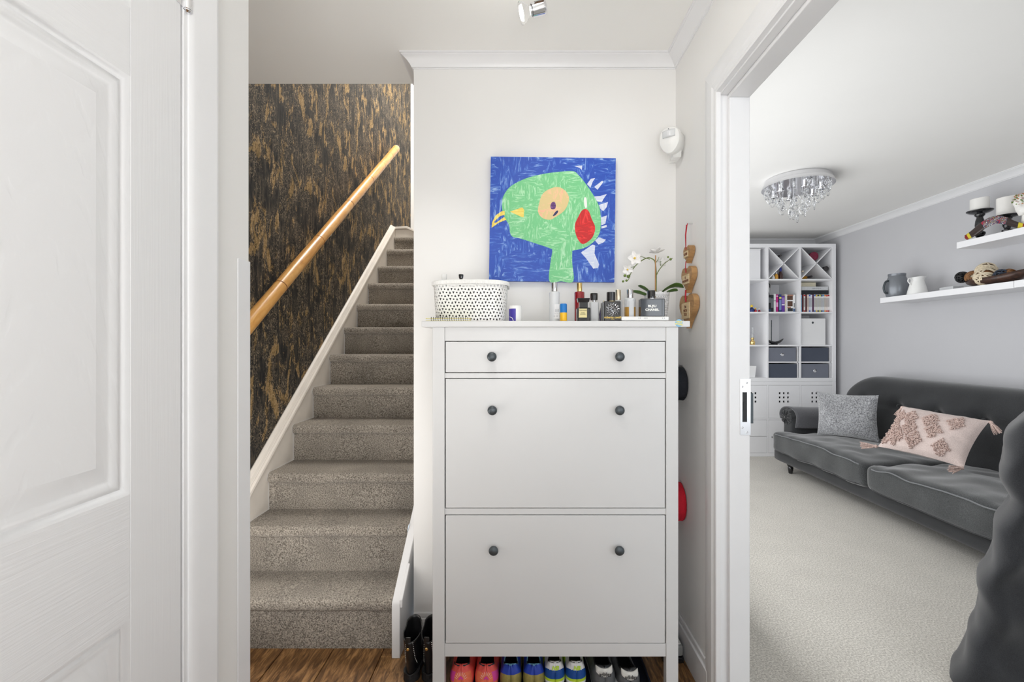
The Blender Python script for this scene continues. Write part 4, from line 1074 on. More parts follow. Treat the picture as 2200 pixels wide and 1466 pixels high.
# ================================================================== CEILING SPOTLIGHT
Yl = 1.42
sl_ = thing('ceiling_spotlight', 'chrome spotlight with a glowing clear bulb on the hall ceiling', 'ceiling light', (PX(1160, Yl), Yl, HC))
a = P(1173, 14, Yl); b_ = P(1143, 22, Yl); ax = (b_ - a).normalized()
Lh = (b_ - a).length
MB().lathe([(0.0, 0), (0.018, 0.0005), (0.0205, 0.003), (0.0212, 0.010), (0.0205, Lh), (0.017, Lh + 0.0005), (0.017, Lh - 0.006), (0, Lh - 0.006)], a, ax, 28).build('holder', 'chrome', sl_, ang=40)
MB().lathe([(0.014, 0), (0.014, 0.006), (0.016, 0.006), (0.016, 0.010), (0.013, 0.012)], b_ - ax * 0.003, ax, 20).build('socket_ring', 'steel', sl_)
M['bulb'] = glass('bulb_glass', (1, 1, 1), 0.0, 1.12)
M['glow'] = emis('bulb_glow', (1.0, 0.97, 0.88), 14)
MB().lathe([(0.013, 0.004), (0.015, 0.010), (0.022, 0.018), (0.029, 0.027), (0.0315, 0.034), (0.0315, 0.036), (0.0305, 0.038), (0.0, 0.0395)], b_, ax, 28).build('bulb', 'bulb', sl_, ang=50)
MB().lathe([(0.0, 0.0), (0.020, 0.0), (0.020, 0.0035), (0, 0.0035)], b_ + ax * 0.031, ax, 24).build('bulb_glow', 'glow', sl_)
m = MB(); top = P(1161, 6, Yl)
m.tube([a.lerp(b_, 0.45) + Vector((0, 0, 0.020)), a.lerp(b_, 0.45) + Vector((0, 0, 0.05)), (a.x - 0.01, Yl, HC - 0.015)], 0.004, 8); m.build('swivel_arm', 'chrome', sl_)
bx('mounting_bar', 'chrome', sl_, a.x - 0.045, Yl - 0.42, HC - 0.018, a.x + 0.015, Yl + 0.04, HC - 0.0005, bevel=0.003)

# ================================================================== HATS AND CASE BEHIND THE CABINET
M['navycap'] = plain('navy_black_cotton', srgb(28, 32, 40), 0.85, var=0.2, vs=200, bs=0.2, bscale=500)
M['redcap'] = plain('red_cotton', srgb(206, 18, 44), 0.8, var=0.1, vs=200, bs=0.2, bscale=500)
for (mat, label, za, zb, edge) in (('navycap', 'navy baseball cap hung on the wall behind the cabinet', 790, 865, 1476.5), ('redcap', 'red cap hung low on the wall behind the cabinet', 1048, 1130, 1473)):
    Yn = XR * F / (edge + 3 - CX) ; zc_ = (PZ(za, Yn) + PZ(zb, Yn)) / 2; hz2 = (PZ(za, Yn) - PZ(zb, Yn)) / 2
    yc = Yn + 0.062
    t = thing('baseball_cap', label, 'cap', (XR, yc, zc_))
    def dome(u, v):
        a_ = 2 * PI * u; ph = v * PI / 2; r_ = math.cos(ph)
        seam = 1 - 0.02 * (math.cos(a_ * 6) > 0.97)
        return (XR - 0.003 - 0.075 * math.sin(ph) * seam, yc + 0.066 * r_ * math.cos(a_) * seam, zc_ + hz2 * r_ * math.sin(a_) * seam)
    MB().grid(dome, 48, 10, cu=True).build('crown', mat, t, ang=80, solid=0.002)
    MB().lathe([(0.006, 0), (0.005, 0.003), (0, 0.004)], (XR - 0.078, yc, zc_), (-1, 0, 0), 12).build('button', mat, t)
    m = MB(); m.grid(lambda u, v: (XR - 0.006 - 0.045 * v * math.sin(PI * u), yc - 0.045 + 0.09 * u, zc_ - hz2 * (0.80 + 0.30 * v * math.sin(PI * u))), 12, 5)
    m.build('visor', mat, t, solid=0.003, ang=80)
    MB().lathe([(0.003, 0), (0.003, 0.012), (0.006, 0.014), (0, 0.016)], (XR, yc, zc_ + hz2 * 1.06), (-1, 0, 0), 10).build('hook', 'silver', t)
M['greyp'] = plain('grey_plastic_case', srgb(150, 152, 152), 0.4)
Yq = 1.70; xe = 0.606
t = thing('plastic_case', 'small grey plastic case with black base on the floor behind the cabinet', 'case', (0.57, 1.74, 0))
MB().rbox((0.566, 1.74, 0.012), (0.040, 0.05, 0.012), 0.006, (8, 8, 6)).build('base', 'black', t)
lid = MB().rbox((0.566, 1.74, 0.046), (0.038, 0.048, 0.022), 0.010, (8, 8, 8)).build('lid', 'greyp', t)
m = MB(); m.rbox((0.566, 1.74, 0.069), (0.030, 0.040, 0.003), 0.002, (8, 8, 2)); m.build('lid_plate', 'whitep', lid)
m = MB(); m.box(0.556, 1.700, 0.072, 0.586, 1.722, 0.0725); m.build('lid_label', 'redcap', lid)

# ================================================================== SHOES
SG = 'shoes in a row under the cabinet'
HWK = [(0, 0.0), (0.004, 0.30), (0.015, 0.50), (0.035, 0.68), (0.07, 0.80), (0.12, 0.86), (0.3, 0.84), (0.45, 0.86), (0.7, 1.0), (0.85, 0.92), (0.93, 0.72), (0.98, 0.42), (1.0, 0.0)]
TS = [0, 0.004, 0.010, 0.018, 0.028, 0.042, 0.06, 0.085, 0.12, 0.17, 0.23, 0.30, 0.37, 0.43, 0.48, 0.53, 0.60, 0.68, 0.76, 0.84, 0.90, 0.945, 0.975, 0.99, 1.0]
def shoe(par, x, y, L, W, Hh, mats, region, sole_mat, zs=0.022, rot=0.0, sole_h=None, collar='black'):
    R_ = Matrix.Rotation(rot, 3, 'Z'); O_ = Vector((x, y, 0.006))
    hk = [(0, Hh), (0.05, Hh * 0.99), (0.12, Hh * 0.86), (0.22, Hh * 0.76), (0.35, Hh * 0.80), (0.46, Hh * 1.08), (0.52, Hh * 1.12), (0.60, Hh * 0.98), (0.72, Hh * 0.76), (0.86, Hh * 0.62), (0.95, Hh * 0.5), (1, Hh * 0.34)]
    ok = [(0.0, 0.0), (0.0285, 0.0), (0.0286, 0.20), (0.05, 0.46), (0.09, 0.60), (0.17, 0.66), (0.32, 0.60), (0.40, 0.46), (0.46, 0.18), (0.47, 0.0), (1, 0.0)]
    NA = 9; m = MB()
    def sec(t, a, side):
        hw = lerp_keys(HWK, t) * W / 2; H = lerp_keys(hk, t); o_ = lerp_keys(ok, t)
        bulge = 1 + 0.05 * math.sin(PI * a)
        r_ = 1 - (1 - o_) * (a ** 2.2)
        xx = side * hw * r_ * bulge
        zz = zs * 0.8 + (H - zs * 0.8) * (a ** 0.85)
        yy = L * t
        if t < 0.15: yy += 0.010 * (a ** 1.5) * (1 - t / 0.15)
        return O_ + R_ @ Vector((xx, yy, zz))
    for side in (-1, 1):
        def fn(u, v, side=side): return sec(TS[round(v * (len(TS) - 1))], u, side)
        def mf(u, v, side=side):
            i = min(len(TS) - 2, int(v * (len(TS) - 1))); t = (TS[i] + TS[i + 1]) / 2
            return region(t, u, side)
        m.grid(fn, NA * 2, len(TS) - 1, mf=mf)
    bm_ = m.build('upper', mats, par, solid=0.0035, ang=60)
    # heel wall round the back of the opening
    m = MB()
    def heel(u, v):
        a_ = PI * u; t = 0.03
        hw = W / 2 * 0.55
        return O_ + R_ @ Vector((-math.cos(a_) * W / 2 * 0.62 * (1 - .0 * v), 0.030 - math.sin(a_) * 0.020, zs + (Hh - 0.002 - zs) * v))
    m.grid(heel, 12, 4); m.build('heel_lining', collar, par, solid=0.002)
    m = MB(); outl = []
    for t in [0, 0.004, 0.02, 0.05, 0.1, 0.2, 0.35, 0.5, 0.65, 0.75, 0.85, 0.93, 0.98, 1.0]: outl.append((lerp_keys(HWK, t) * W / 2 * 1.06 + 0.0, -0.004 + (L + 0.008) * t))
    poly = [(a, b_) for a, b_ in outl] + [(-a, b_) for a, b_ in reversed(outl[1:-1])]
    q = [(O_.x + (R_ @ Vector((a, b_, 0))).x, O_.y + (R_ @ Vector((a, b_, 0))).y) for a, b_ in poly]
    m.prism(q, O_.z, O_.z + (sole_h or zs), 'XY'); m.build('sole', sole_mat, par, bevel=0.003, ang=50)
    m = MB(); q = [(O_.x + (R_ @ Vector((a * .78, 0.012 + b_ * 0.62, 0))).x, O_.y + (R_ @ Vector((a * .78, 0.012 + b_ * 0.62, 0))).y) for a, b_ in poly]
    m.prism(q, O_.z + zs + 0.001, O_.z + zs + 0.007, 'XY'); m.build('insole', collar, par)
    return R_, O_
M['coral'] = plain('coral_upper', srgb(236, 92, 84), 0.55, var=0.1, vs=60, bs=0.2, bscale=300)
M['magenta'] = plain('magenta_overlay', srgb(222, 70, 160), 0.45, var=0.06)
M['orange'] = plain('orange_coral_mesh', srgb(240, 120, 84), 0.6, var=0.1, vs=60, bs=0.2, bscale=300)
M['shoeblue'] = plain('royal_blue_synthetic', srgb(38, 68, 176), 0.35, var=0.15, vs=30)
M['shoegold'] = plain('worn_gold_synthetic', srgb(168, 156, 92), 0.35, 0.35, var=0.25, vs=40)
M['lightblue'] = plain('light_blue_collar', srgb(120, 176, 206), 0.6)
M['nbblue'] = plain('blue_heel_leather', srgb(26, 76, 150), 0.3, var=0.06)
M['lime'] = plain('lime_green_rubber', srgb(186, 216, 50), 0.4)
M['wleather'] = plain('white_leather', srgb(232, 232, 232), 0.45, var=0.04, vs=60)
M['worn'] = plain('worn_grey_leather', srgb(92, 94, 96), 0.45, var=0.45, vs=25)
M['teal'] = plain('dark_teal_lining', srgb(28, 52, 58), 0.8)
M['navy'] = plain('dark_navy_lining', srgb(16, 20, 38), 0.8)
M['patch'] = plain('scuffed_white_heel_tab', srgb(226, 224, 218), 0.5, var=0.1, vs=60)
Ys_ = 1.548
def sx(px): return PX(px, 1.56)
# tray
tx_0, tx_1 = sx(966), sx(1400)
tray = MB(); tray.box(tx_0, 1.535, 0.0, tx_1, 1.815, 0.005)
for q in ((tx_0, 1.535, tx_0 + 0.006, 1.815), (tx_1 - 0.006, 1.535, tx_1, 1.815), (tx_0, 1.535, tx_1, 1.541), (tx_0, 1.809, tx_1, 1.815)): tray.box(q[0], q[1], 0.0, q[2], q[3], 0.028)
tag(tray.build('boot_tray', 'navy', bevel=0.002), 'dark navy plastic tray under the row of shoes', 'tray')
for i, px in enumerate((991, 1045)):
    t = thing('trainer', ('coral and magenta trainer, outer of its pair next to the cabinet leg', 'coral and magenta trainer, inner of its pair next to the gold and blue shoes')[i], 'shoe', (sx(px), Ys_, 0.006), SG)
    def reg(t_, a, s_): return 1 if (0.02 < t_ < 0.30 and 0.15 < a < 0.62 and s_ == (-1 if i == 0 else 1)) else (2 if t_ < 0.06 and a < 0.6 else 0)
    R_, O_ = shoe(t, sx(px), Ys_, 0.255, 0.086, 0.084, ['coral', 'magenta', 'orange'], reg, 'magenta', rot=0.0, collar='teal')
    m = MB()
    for (za, zb, xx) in ((0.030, 0.058, 0.0),):
        m.prism([(O_.x - 0.012, 0.026), (O_.x + 0.012, 0.026), (O_.x + 0.008, 0.052), (O_.x, 0.060), (O_.x - 0.008, 0.052)], Ys_ - 0.0015, Ys_ + 0.006)
    m.build('heel_badge', 'magenta', t, bevel=0.001)
    m = MB()
    for k in range(9):
        a_ = PI * (0.1 + 0.8 * k / 8)
        m.tube([(O_.x + 0.013 * math.cos(a_), Ys_ - 0.001, 0.045 + 0.016 * math.sin(a_)), (O_.x + 0.022 * math.cos(a_), Ys_ + 0.003, 0.045 + 0.027 * math.sin(a_))], 0.0005, 4)
    m.build('radiating_print', 'p_white', t)
for i, px in enumerate((1097, 1147)):
    t = thing('trainer', ("child's blue and gold trainer beside the coral shoes", "child's blue and gold trainer beside the white and blue shoes")[i], 'shoe', (sx(px), Ys_, 0.006), SG)
    R_, O_ = shoe(t, sx(px), Ys_, 0.215, 0.078, 0.086, ['shoegold', 'shoeblue', 'lightblue'], lambda t_, a, s_: 2 if (a > 0.93 and t_ < 0.48) else (1 if a > 0.52 else 0), 'shoegold', rot=0.0, collar='navy')
    m = MB()
    for (dx, dz) in ((-0.018, 0.030), (0.016, 0.034), (0.020, 0.022)):
        m.prism([(O_.x + dx - 0.005, dz + 0.004), (O_.x + dx + 0.006, dz + 0.006), (O_.x + dx + 0.001, dz - 0.005)], Ys_ + 0.002, Ys_ + 0.010)
    m.build('blue_fleck', 'shoeblue', t)
for i, px in enumerate((1192, 1238)):
    t = thing('trainer', ('white and blue trainer with lime line, beside the blue and gold shoes', 'white and blue trainer with lime line, beside the worn grey shoes')[i], 'shoe', (sx(px), Ys_, 0.006), SG)
    R_, O_ = shoe(t, sx(px), Ys_, 0.235, 0.074, 0.094, ['wleather', 'nbblue', 'lime'], lambda t_, a, s_: 0 if a > 0.62 else (1 if a > 0.22 and t_ < 0.3 else (2 if a > 0.12 else 0)), 'wleather', zs=0.030, rot=0.0, collar='blackm')
    text('heel_logo', 'NB', 0.017, (O_.x, Ys_ + 0.002, 0.084), (PI / 2 - 0.35, 0, 0), 'lime', t, 0.0008, 0.0008, shear=0.35)
    m = MB(); m.rbox((O_.x, Ys_ + 0.004, 0.083), (0.020, 0.003, 0.014), 0.0028, (10, 2, 8), lambda q: q + Vector((0, 14 * (q.x - O_.x) ** 2 + 0.2 * (q.z - 0.07), 0))); m.build('heel_tab', 'wleather', t)
for i, (px, rt) in enumerate(((1298, 0.0), (1352, 0.10))):
    t = thing('trainer', ('worn dark grey trainer with white heel tab, beside the white and blue shoes', 'worn pale grey trainer with white stripes on the side, last in the row')[i], 'shoe', (sx(px), Ys_, 0.006), SG)
    R_, O_ = shoe(t, sx(px), Ys_ - 0.005 * i, 0.25, 0.088, (0.080, 0.074)[i], ['worn', 'blackm'], lambda t_, a, s_: 1 if (a > 0.94 and t_ < 0.48) else 0, 'wleather', rot=rt, collar='blackm')
    hz = (0.080, 0.074)[i]
    def tabf(q, O_=O_): return q + Vector((0, 16 * (q.x - O_.x) ** 2 + 0.30 * (q.z - 0.06), 0.006 * (abs(q.x - O_.x) / 0.03) ** 3 if q.z > hz - 0.01 else 0.010 * (abs(q.x - O_.x) / 0.03) ** 2))
    m = MB(); m.rbox((O_.x, Ys_ - 0.0005 - 0.005 * i, hz - 0.011), (0.029, 0.003, 0.012), 0.0028, (18, 2, 8), tabf); m.build('heel_tab', 'patch', t)
    text('heel_lettering', 'adidas', 0.0165, (O_.x, Ys_ - 0.0072 - 0.005 * i, hz - 0.011), (PI / 2 - 0.28, 0, 0), 'ink', t, 0.0006, 0.0003)
    if i == 1:
        m = MB()
        for k in range(3):
            yb0 = Ys_ + 0.085 + 0.016 * k
            def sf(u, v, yb0=yb0):
                base_ = Vector((0.0, 0, 0)); t_ = (yb0 - Ys_) / 0.25; hw = lerp_keys(HWK, min(1, t_)) * 0.044
                a = 0.05 + 0.75 * v; r_ = 1 - (1 - 0.62) * (a ** 2.2)
                return O_ + R_ @ Vector((hw * r_ * (1 + .05 * math.sin(PI * a)) + 0.0012, yb0 - Ys_ + 0.007 * u + 0.012 * v, 0.018 + 0.045 * (a ** .85)))
            m.grid(sf, 1, 6)
        m.build('side_stripe', 'wleather', t, solid=0.0008)

# ankle boots -----------------------------------------------------------
M['bootl'] = plain('black_boot_leather', (0.012, 0.012, 0.013), 0.3, var=0.3, vs=30, bs=0.1, bscale=60)
M['studm'] = plain('tiny_silver_studs', (0.8, 0.8, 0.78), 0.25, 1.0)
def boot(label, xc, yh):
    t = thing('ankle_boot', label, 'boot', (xc, yh, 0), 'studded black ankle boots')
    zk = [0.028, 0.040, 0.055, 0.070, 0.085, 0.100, 0.115, 0.130, 0.145, 0.160]
    Wb = 0.033
    def ring(z, a):
        u = max(0, min(1, (z - 0.035) / 0.06)); u = u * u * (3 - 2 * u)
        yf = 0.235 * (1 - u) + 0.098 * u; yb2 = 0.0 + 0.006 * math.sin(z * 30)
        cy_ = (yf + yb2) / 2; ry = (yf - yb2) / 2
        wx = Wb * (0.98 - 0.10 * math.sin(PI * min(1, z / .16)))
        return (wx * math.cos(a) * (1 - 0.06 * math.sin(a)), cy_ - ry * math.sin(a), z)
    def fn(u, v):
        a = 2 * PI * u; z = zk[0] + (zk[-1] - zk[0]) * v
        top = 0.165 - 0.018 * (math.sin(a) > 0) * abs(math.sin(a)) ** 3 * 0.2 + 0.022 * max(0, -math.sin(a)) - 0.014 * (abs(math.cos(a)) > 0.85)
        if math.sin(a) > 0: top = 0.148 + 0.012 * (1 - abs(math.sin(a)))
        z2 = zk[0] + (top - zk[0]) * v
        p_ = ring(min(z2, 0.16), a); return (xc + p_[0], yh + p_[1], z2)
    MB().grid(fn, 40, 16, cu=True).build('shaft', 'bootl', t, solid=0.003, ang=70)
    def solef(u, v):
        a = 2 * PI * u; p_ = ring(0.03, a); z2 = 0.012 + 0.018 * v; return (xc + p_[0] * 1.08, yh + p_[1] + (p_[1] - 0.11) * 0.04, z2)
    m = MB(); m.grid(solef, 40, 1, cu=True); m.cap(range(40)); m.cap(range(40, 80)); m.build('sole', 'blackm', t, bevel=0.002)
    m = MB(); m.lathe([(0.029, 0), (0.029, 0.004), (0.028, 0.016), (0.029, 0.030), (0, 0.030)], (xc, yh + 0.034, 0.0), (0, 0, 1), 24); m.build('heel', 'blackm', t, bevel=0.001)
    m = MB(); m.rbox((xc - 0.004, yh - 0.003, 0.154), (0.0095, 0.0022, 0.012), 0.002, (4, 2, 6)); m.build('pull_tab', 'bootl', t)
    MB().lathe([(0.0052, 0), (0.0055, 0.001), (0.004, 0.0026), (0, 0.0028)], (xc - 0.004, yh - 0.0045, 0.124), (0, -1, 0), 16).build('gold_button', 'gold', t)
    m = MB()
    for sgn in (-1, 1):
        for k in range(13):
            z2 = 0.146 - 0.0075 * k; a0 = PI / 2 - sgn * (0.42 + 0.028 * k)
            p_ = ring(min(z2, .16), a0)
            c_ = Vector((xc + p_[0] * 1.03, yh + p_[1] - 0.0012, z2))
            m.lathe([(0.0014, -0.0006), (0.0014, 0.0008), (0, 0.0018)], c_, (p_[0] * 10, -1, 0), 6)
    m.build('studs', 'studm', t, kind='stuff')
    return t
boot('black studded ankle boot with gold button, nearer the stairs', PX(881, 1.60), 1.590)
boot('black studded ankle boot with gold button, half behind the cabinet leg', PX(920.5, 1.60), 1.592)

# ================================================================== LOUNGE: SHELVING UNITS
YU = 4.80; UR = PX(1796, YU); UL = UR - 1.47; UB = YU + 0.39
UT = PZ(524, YU); UZ = PZ(820, YU) - 0.0
def colx(k): x1 = UR - 0.038 - k * 0.344; return x1 - 0.328, x1
ROWP = (UT - 0.076 - UZ - 3 * 0.016) / 4
def rowz(r): z1 = UT - 0.038 - r * (ROWP + 0.016); return z1 - ROWP, z1
def unit(label, z0, z1, rows, rz, base_z):
    t = thing('shelving_unit', label, 'shelving', ((UL + UR) / 2, YU + 0.2, z0))
    bx('outer_panel', 'shelf', t, UR - 0.038, YU, z0, UR, UB, z1, bevel=0.0012)
    bx('outer_panel', 'shelf', t, UL, YU, z0, UL + 0.038, UB, z1, bevel=0.0012)
    bx('top_panel', 'shelf', t, UL + 0.038, YU, z1 - 0.038, UR - 0.038, UB, z1, bevel=0.0012)
    bx('bottom_panel', 'shelf', t, UL + 0.038, YU, z0, UR - 0.038, UB, z0 + 0.038, bevel=0.0012)
    for r in range(rows - 1):
        zz = rz(r)[0]; bx('shelf_board', 'shelf', t, UL + 0.038, YU + 0.0015, zz - 0.016, UR - 0.038, UB, zz, bevel=0.001)
    for r in range(rows):
        za, zb = rz(r)
        for k in range(3):
            xa = colx(k)[0]; bx('divider', 'shelf', t, xa - 0.016, YU + 0.001, za, xa, UB, zb)
    bx('back_sheet', 'shelf', t, UL + 0.01, UB - 0.004, z0 + 0.01, UR - 0.01, UB, z1 - 0.01)
    return t
up = unit('tall white open cube shelving unit filled with books and bottles', UZ, UT, 4, rowz, 0)
LZ1 = UZ - 0.001; LRP = (LZ1 - 0.076 - 0.016) / 2
def lrow(r): z1 = LZ1 - 0.038 - r * (LRP + 0.016); return z1 - LRP, z1
lo = unit('low white cube unit with doors, standing on the carpet under the open shelves', 0.0, LZ1, 2, lrow, 0)
def holed_door(k, r):
    xa, xb = colx(k); za, zb = lrow(r); xa += 0.002; xb -= 0.002; za += 0.002; zb -= 0.002
    xm, zm = (xa + xb) / 2, (za + zb) / 2 + 0.045; hs = 0.0105; pt_ = 0.044
    m = MB(); y0, y1 = YU + 0.002, YU + 0.016; zs_ = [za]
    for j in (-1, 0, 1): zs_ += [zm + j * pt_ - hs, zm + j * pt_ + hs]
    zs_.append(zb)
    for j in range(0, 7):
        if j % 2 == 0: m.box(xa, y0, zs_[j], xb, y1, zs_[j + 1])
        else:
            xs_ = [xa]
            for i in (-1, 0, 1): xs_ += [xm + i * pt_ - hs, xm + i * pt_ + hs]
            xs_.append(xb)
            for i in range(0, 7, 2): m.box(xs_[i], y0, zs_[j], xs_[i + 1], y1, zs_[j + 1])
    m.build('door', 'shelf', lo, flat=True)
    bx('hole_shade', 'dark', lo, xm - 0.07, YU + 0.05, zm - 0.07, xm + 0.07, YU + 0.052, zm + 0.07)  # dark sheet set behind the holes to paint in their shade
for k in range(4): holed_door(k, 0)
for k in (0, 1):
    xa, xb = colx(k); za, zb = lrow(1)
    d_ = bx('door', 'shelf', lo, xa + 0.002, YU + 0.002, za + 0.002, xb - 0.002, YU + 0.016, zb - 0.002, bevel=0.001)
    MB().lathe([(0.004, 0), (0.004, 0.006), (0.007, 0.010), (0.006, 0.015), (0, 0.016)], (xa + 0.03, YU + 0.002, za + 0.17), (0, -1, 0), 14).build('knob', 'silver', d_)
for k in (2, 3):
    xa, xb = colx(k); za, zb = lrow(1); zm = (za + zb) / 2
    for (p_, q_) in ((za, zm), (zm, zb)): bx('drawer', 'shelf', lo, xa + 0.002, YU + 0.002, p_ + 0.002, xb - 0.002, YU + 0.016, q_ - 0.002, bevel=0.001)
# crossed bottle inserts in two top cells
for k in (0, 1):
    xa, xb = colx(k); za, zb = rowz(0); th = 0.004
    ins = thing('bottle_rack_insert', ('crossed white bottle rack in the top right cube of the shelving', 'crossed white bottle rack in the second top cube of the shelving')[k], 'rack', ((xa + xb) / 2, YU + 0.2, za))
    e = 0.001
    for (x0_, z0_, x1_, z1_) in ((xa + e, za + e, xb - e, zb - e), (xa + e, zb - e, xb - e, za + e)):
        dz = 0.0065 if z1_ > z0_ else 0.0065
        m = MB(); s_ = 1 if z1_ > z0_ else -1
        m.prism([(x0_, z0_), (x0_ + th * 1.4, z0_), (x1_, z1_ - s_ * th * 1.4), (x1_, z1_), (x1_ - th * 1.4, z1_), (x0_, z0_ + s_ * th * 1.4)], YU + 0.006, YU + 0.34)
        m.build('diagonal_board', 'shelf', ins)
# bottles lying and standing
M['wine'] = plain('dark_wine_glass', srgb(34, 28, 30), 0.12, var=0.1, coat=0.6); M['claret'] = plain('claret_foil', srgb(112, 20, 52), 0.35)
M['oliveoil'] = plain('amber_gold_spirit', srgb(206, 148, 44), 0.1, var=0.1, coat=0.5); M['olive'] = plain('olive_glass', srgb(86, 88, 46), 0.12, coat=0.5)
M['rum'] = plain('dark_rum_glass', srgb(52, 16, 12), 0.1, coat=0.5); M['royal'] = plain('royal_blue_foil', srgb(34, 52, 140), 0.35)
def lying(label, px, py, r, L, neck_out, mat, foil, Y0=None, base_out=False, ax=(0.0, 1, 0)):
    Y0 = Y0 or YU + 0.02; c_ = P(px, py, Y0); t = thing('wine_bottle', label, 'bottle', c_, 'bottles in the shelving racks')
    if base_out: pr = [(0, 0.004), (r * .8, 0.0), (r, 0.006), (r, L * .62), (r * .5, L * .72), (r * .36, L * .76), (r * .36, L), (0, L)]
    else: pr = [(0, 0), (r * .36, 0), (r * .38, 0.02), (r * .36, 0.022), (r * .36, L * .24), (r * .5, L * .28), (r, L * .38), (r, L - 0.006), (r * .8, L), (0, L)]
    MB().lathe(pr, c_, ax, 20).build('body', mat, t, ang=40)
    if base_out: MB().lathe([(0, 0.002), (r * .72, -0.001), (r * .75, -0.004), (r * 1.02, -0.003), (r * 1.03, 0.02)], c_, ax, 24).build('base_disc', foil, t, ang=40)
    else: MB().lathe([(0, -0.001), (r * .40, -0.001), (r * .42, 0.002), (r * .40, 0.045)], c_, ax, 16).build('foil_cap', foil, t, ang=40)
    return t
lying('dark bottle neck poking out of the second top rack, upper gap', 1677, 549.5, 0.028, 0.28, 1, 'wine', 'wine', ax=(-0.04, 0.99, -0.02))
lying('claret-ended large bottle lying in the upper gap of the right rack', 1749, 550.5, 0.044, 0.29, 0, 'wine', 'claret', base_out=True, ax=(0, 1, 0))
lying('dark bottle lying in the right gap of the right rack', 1775, 577.5, 0.026, 0.27, 0, 'wine', 'wine', base_out=True, ax=(0.0, 1, 0))
lying('amber bottle lying in the lower gap of the right rack', 1743.5, 594.3, 0.027, 0.26, 1, 'oliveoil', 'blackm', ax=(-0.18, 0.98, 0.0))
lying('pale gold capped bottle at the left gap of the right rack', 1725, 583, 0.022, 0.26, 1, 'olive', 'palegold', ax=(0.04, 0.99, 0))
def standing(name, label, px, py_top, r, z0, prof, mat, capmat, capfrac, Y0, cat='bottle', grp='bottles in the shelving racks'):
    x_ = PX(px, Y0); H = PZ(py_top, Y0) - z0; t = thing(name, label, cat, (x_, Y0, z0), grp)
    MB().lathe([(a * r, b_ * H) for a, b_ in prof] , (x_, Y0, z0), (0, 0, 1), 18).build('body', mat, t, ang=40)
    MB().lathe([(prof[-1][0] * r * 1.1, H * (1 - capfrac)), (prof[-1][0] * r * 1.15, H * (1 - capfrac * .5)), (prof[-1][0] * r * 1.1, H), (0, H)], (x_, Y0, z0), (0, 0, 1), 16).build('cap', capmat, t)
    return t
za = rowz(0)[0] + 0.0005
bprof = [(0.9, 0), (1, 0.01), (1, 0.42), (0.7, 0.58), (0.42, 0.70), (0.40, 0.97)]
sprof = [(0.9, 0), (1, 0.02), (1, 0.55), (0.45, 0.75), (0.4, 0.95)]
standing('bottle', 'dark red bottle with royal blue neck foil in the second top rack', 1677, 575.5, 0.024, za, bprof, 'rum', 'royal', 0.36, YU + 0.07)
standing('bottle', 'small amber bottle left of the blue-necked bottle', 1668, 585, 0.019, za, sprof, 'oliveoil', 'silver', 0.25, YU + 0.05)
standing('bottle', 'small pale bottle second from the left in the lower rack gap', 1661.5, 591, 0.015, za, sprof, 'milk', 'palegold', 0.25, YU + 0.04)
standing('bottle', 'small olive bottle squeezed into the rack corner', 1654.5, 595, 0.015, za, sprof, 'olive', 'blackm', 0.3, YU + 0.04)
# top left cube: white box
xa, xb = colx(2); za, zb = rowz(0)
t = thing('storage_box', 'plain white storage box in the top cube beside the door frame', 'box', (PX(1600, YU + .03), YU + 0.1, za))
bx('box_body', 'shelf', t, xa + 0.004, YU + 0.03, za + 0.0005, PX(1634, YU + 0.03), YU + 0.32, PZ(537, YU + 0.03), bevel=0.003)
bx('lid', 'paper', t, xa + 0.003, YU + 0.028, PZ(537, YU + .03), PX(1634.5, YU + 0.028), YU + 0.322, PZ(534.5, YU + .03), bevel=0.001)
# row 1: books
def bk_(nm, label, px0, px1, py_top, mat_c, z0, Y0, grp, depth=0.15, bands=None, cat='book', stripe=None):
    x0_, x1_ = PX(px0, Y0), PX(px1, Y0); zt_ = PZ(py_top, Y0); z0 += 0.0004
    x0_ += 0.0003; x1_ -= 0.0003
    t = thing(nm, label, cat, ((x0_ + x1_) / 2, Y0, z0), grp)
    mn = 'spine_%d_%d_%d' % tuple(mat_c)
    if mn not in M: M[mn] = plain(mn, srgb(*mat_c), 0.45, var=0.08, vs=60)
    bx('cover', mn, t, x0_, Y0, z0, x1_, Y0 + depth, zt_, bevel=0.0008, seg=1)
    if (x1_ - x0_) > 0.008 and nm == 'book': bx('page_block', 'cream', t, x0_ + 0.002, Y0 + 0.004, z0 + 0.003, x1_ - 0.002, Y0 + depth + 0.0005, zt_ + 0.0003)
    H = zt_ - z0
    if bands:
        for (f0, f1, c_) in bands:
            bn = 'spine_%d_%d_%d' % tuple(c_)
            if bn not in M: M[bn] = plain(bn, srgb(*c_), 0.45)
            bx('spine_band', bn, t, x0_ + 0.0006, Y0 - 0.0006, z0 + H * f0, x1_ - 0.0006, Y0 + 0.001, z0 + H * f1)
    return t
z1_ = rowz(1)[0]; Yb_ = YU + 0.05
BG = 'books in the second cube column'
bk_('book', 'tall black book first at the left of the second cube column', 1648.6, 1656, 634, (24, 26, 30), z1_, Yb_, BG, 0.2, [(0.55, 0.85, (120, 124, 128)), (0.05, 0.18, (40, 70, 110))])
bk_('book', 'black hardback with pale title beside the first black book', 1656, 1662, 634, (34, 40, 46), z1_, Yb_, BG, 0.2, [(0.25, 0.8, (110, 116, 120))])
bk_('book', 'white spined book between the black and magenta books', 1662.5, 1667, 631.5, (226, 228, 230), z1_, Yb_, BG, 0.16, [(0.6, 0.64, (150, 150, 155))])
bk_('book', 'slim magenta book in the second cube column', 1667.5, 1672, 633, (190, 30, 130), z1_, Yb_, BG, 0.16, [(0.3, 0.55, (236, 170, 215)), (0.88, 0.93, (240, 220, 235))])
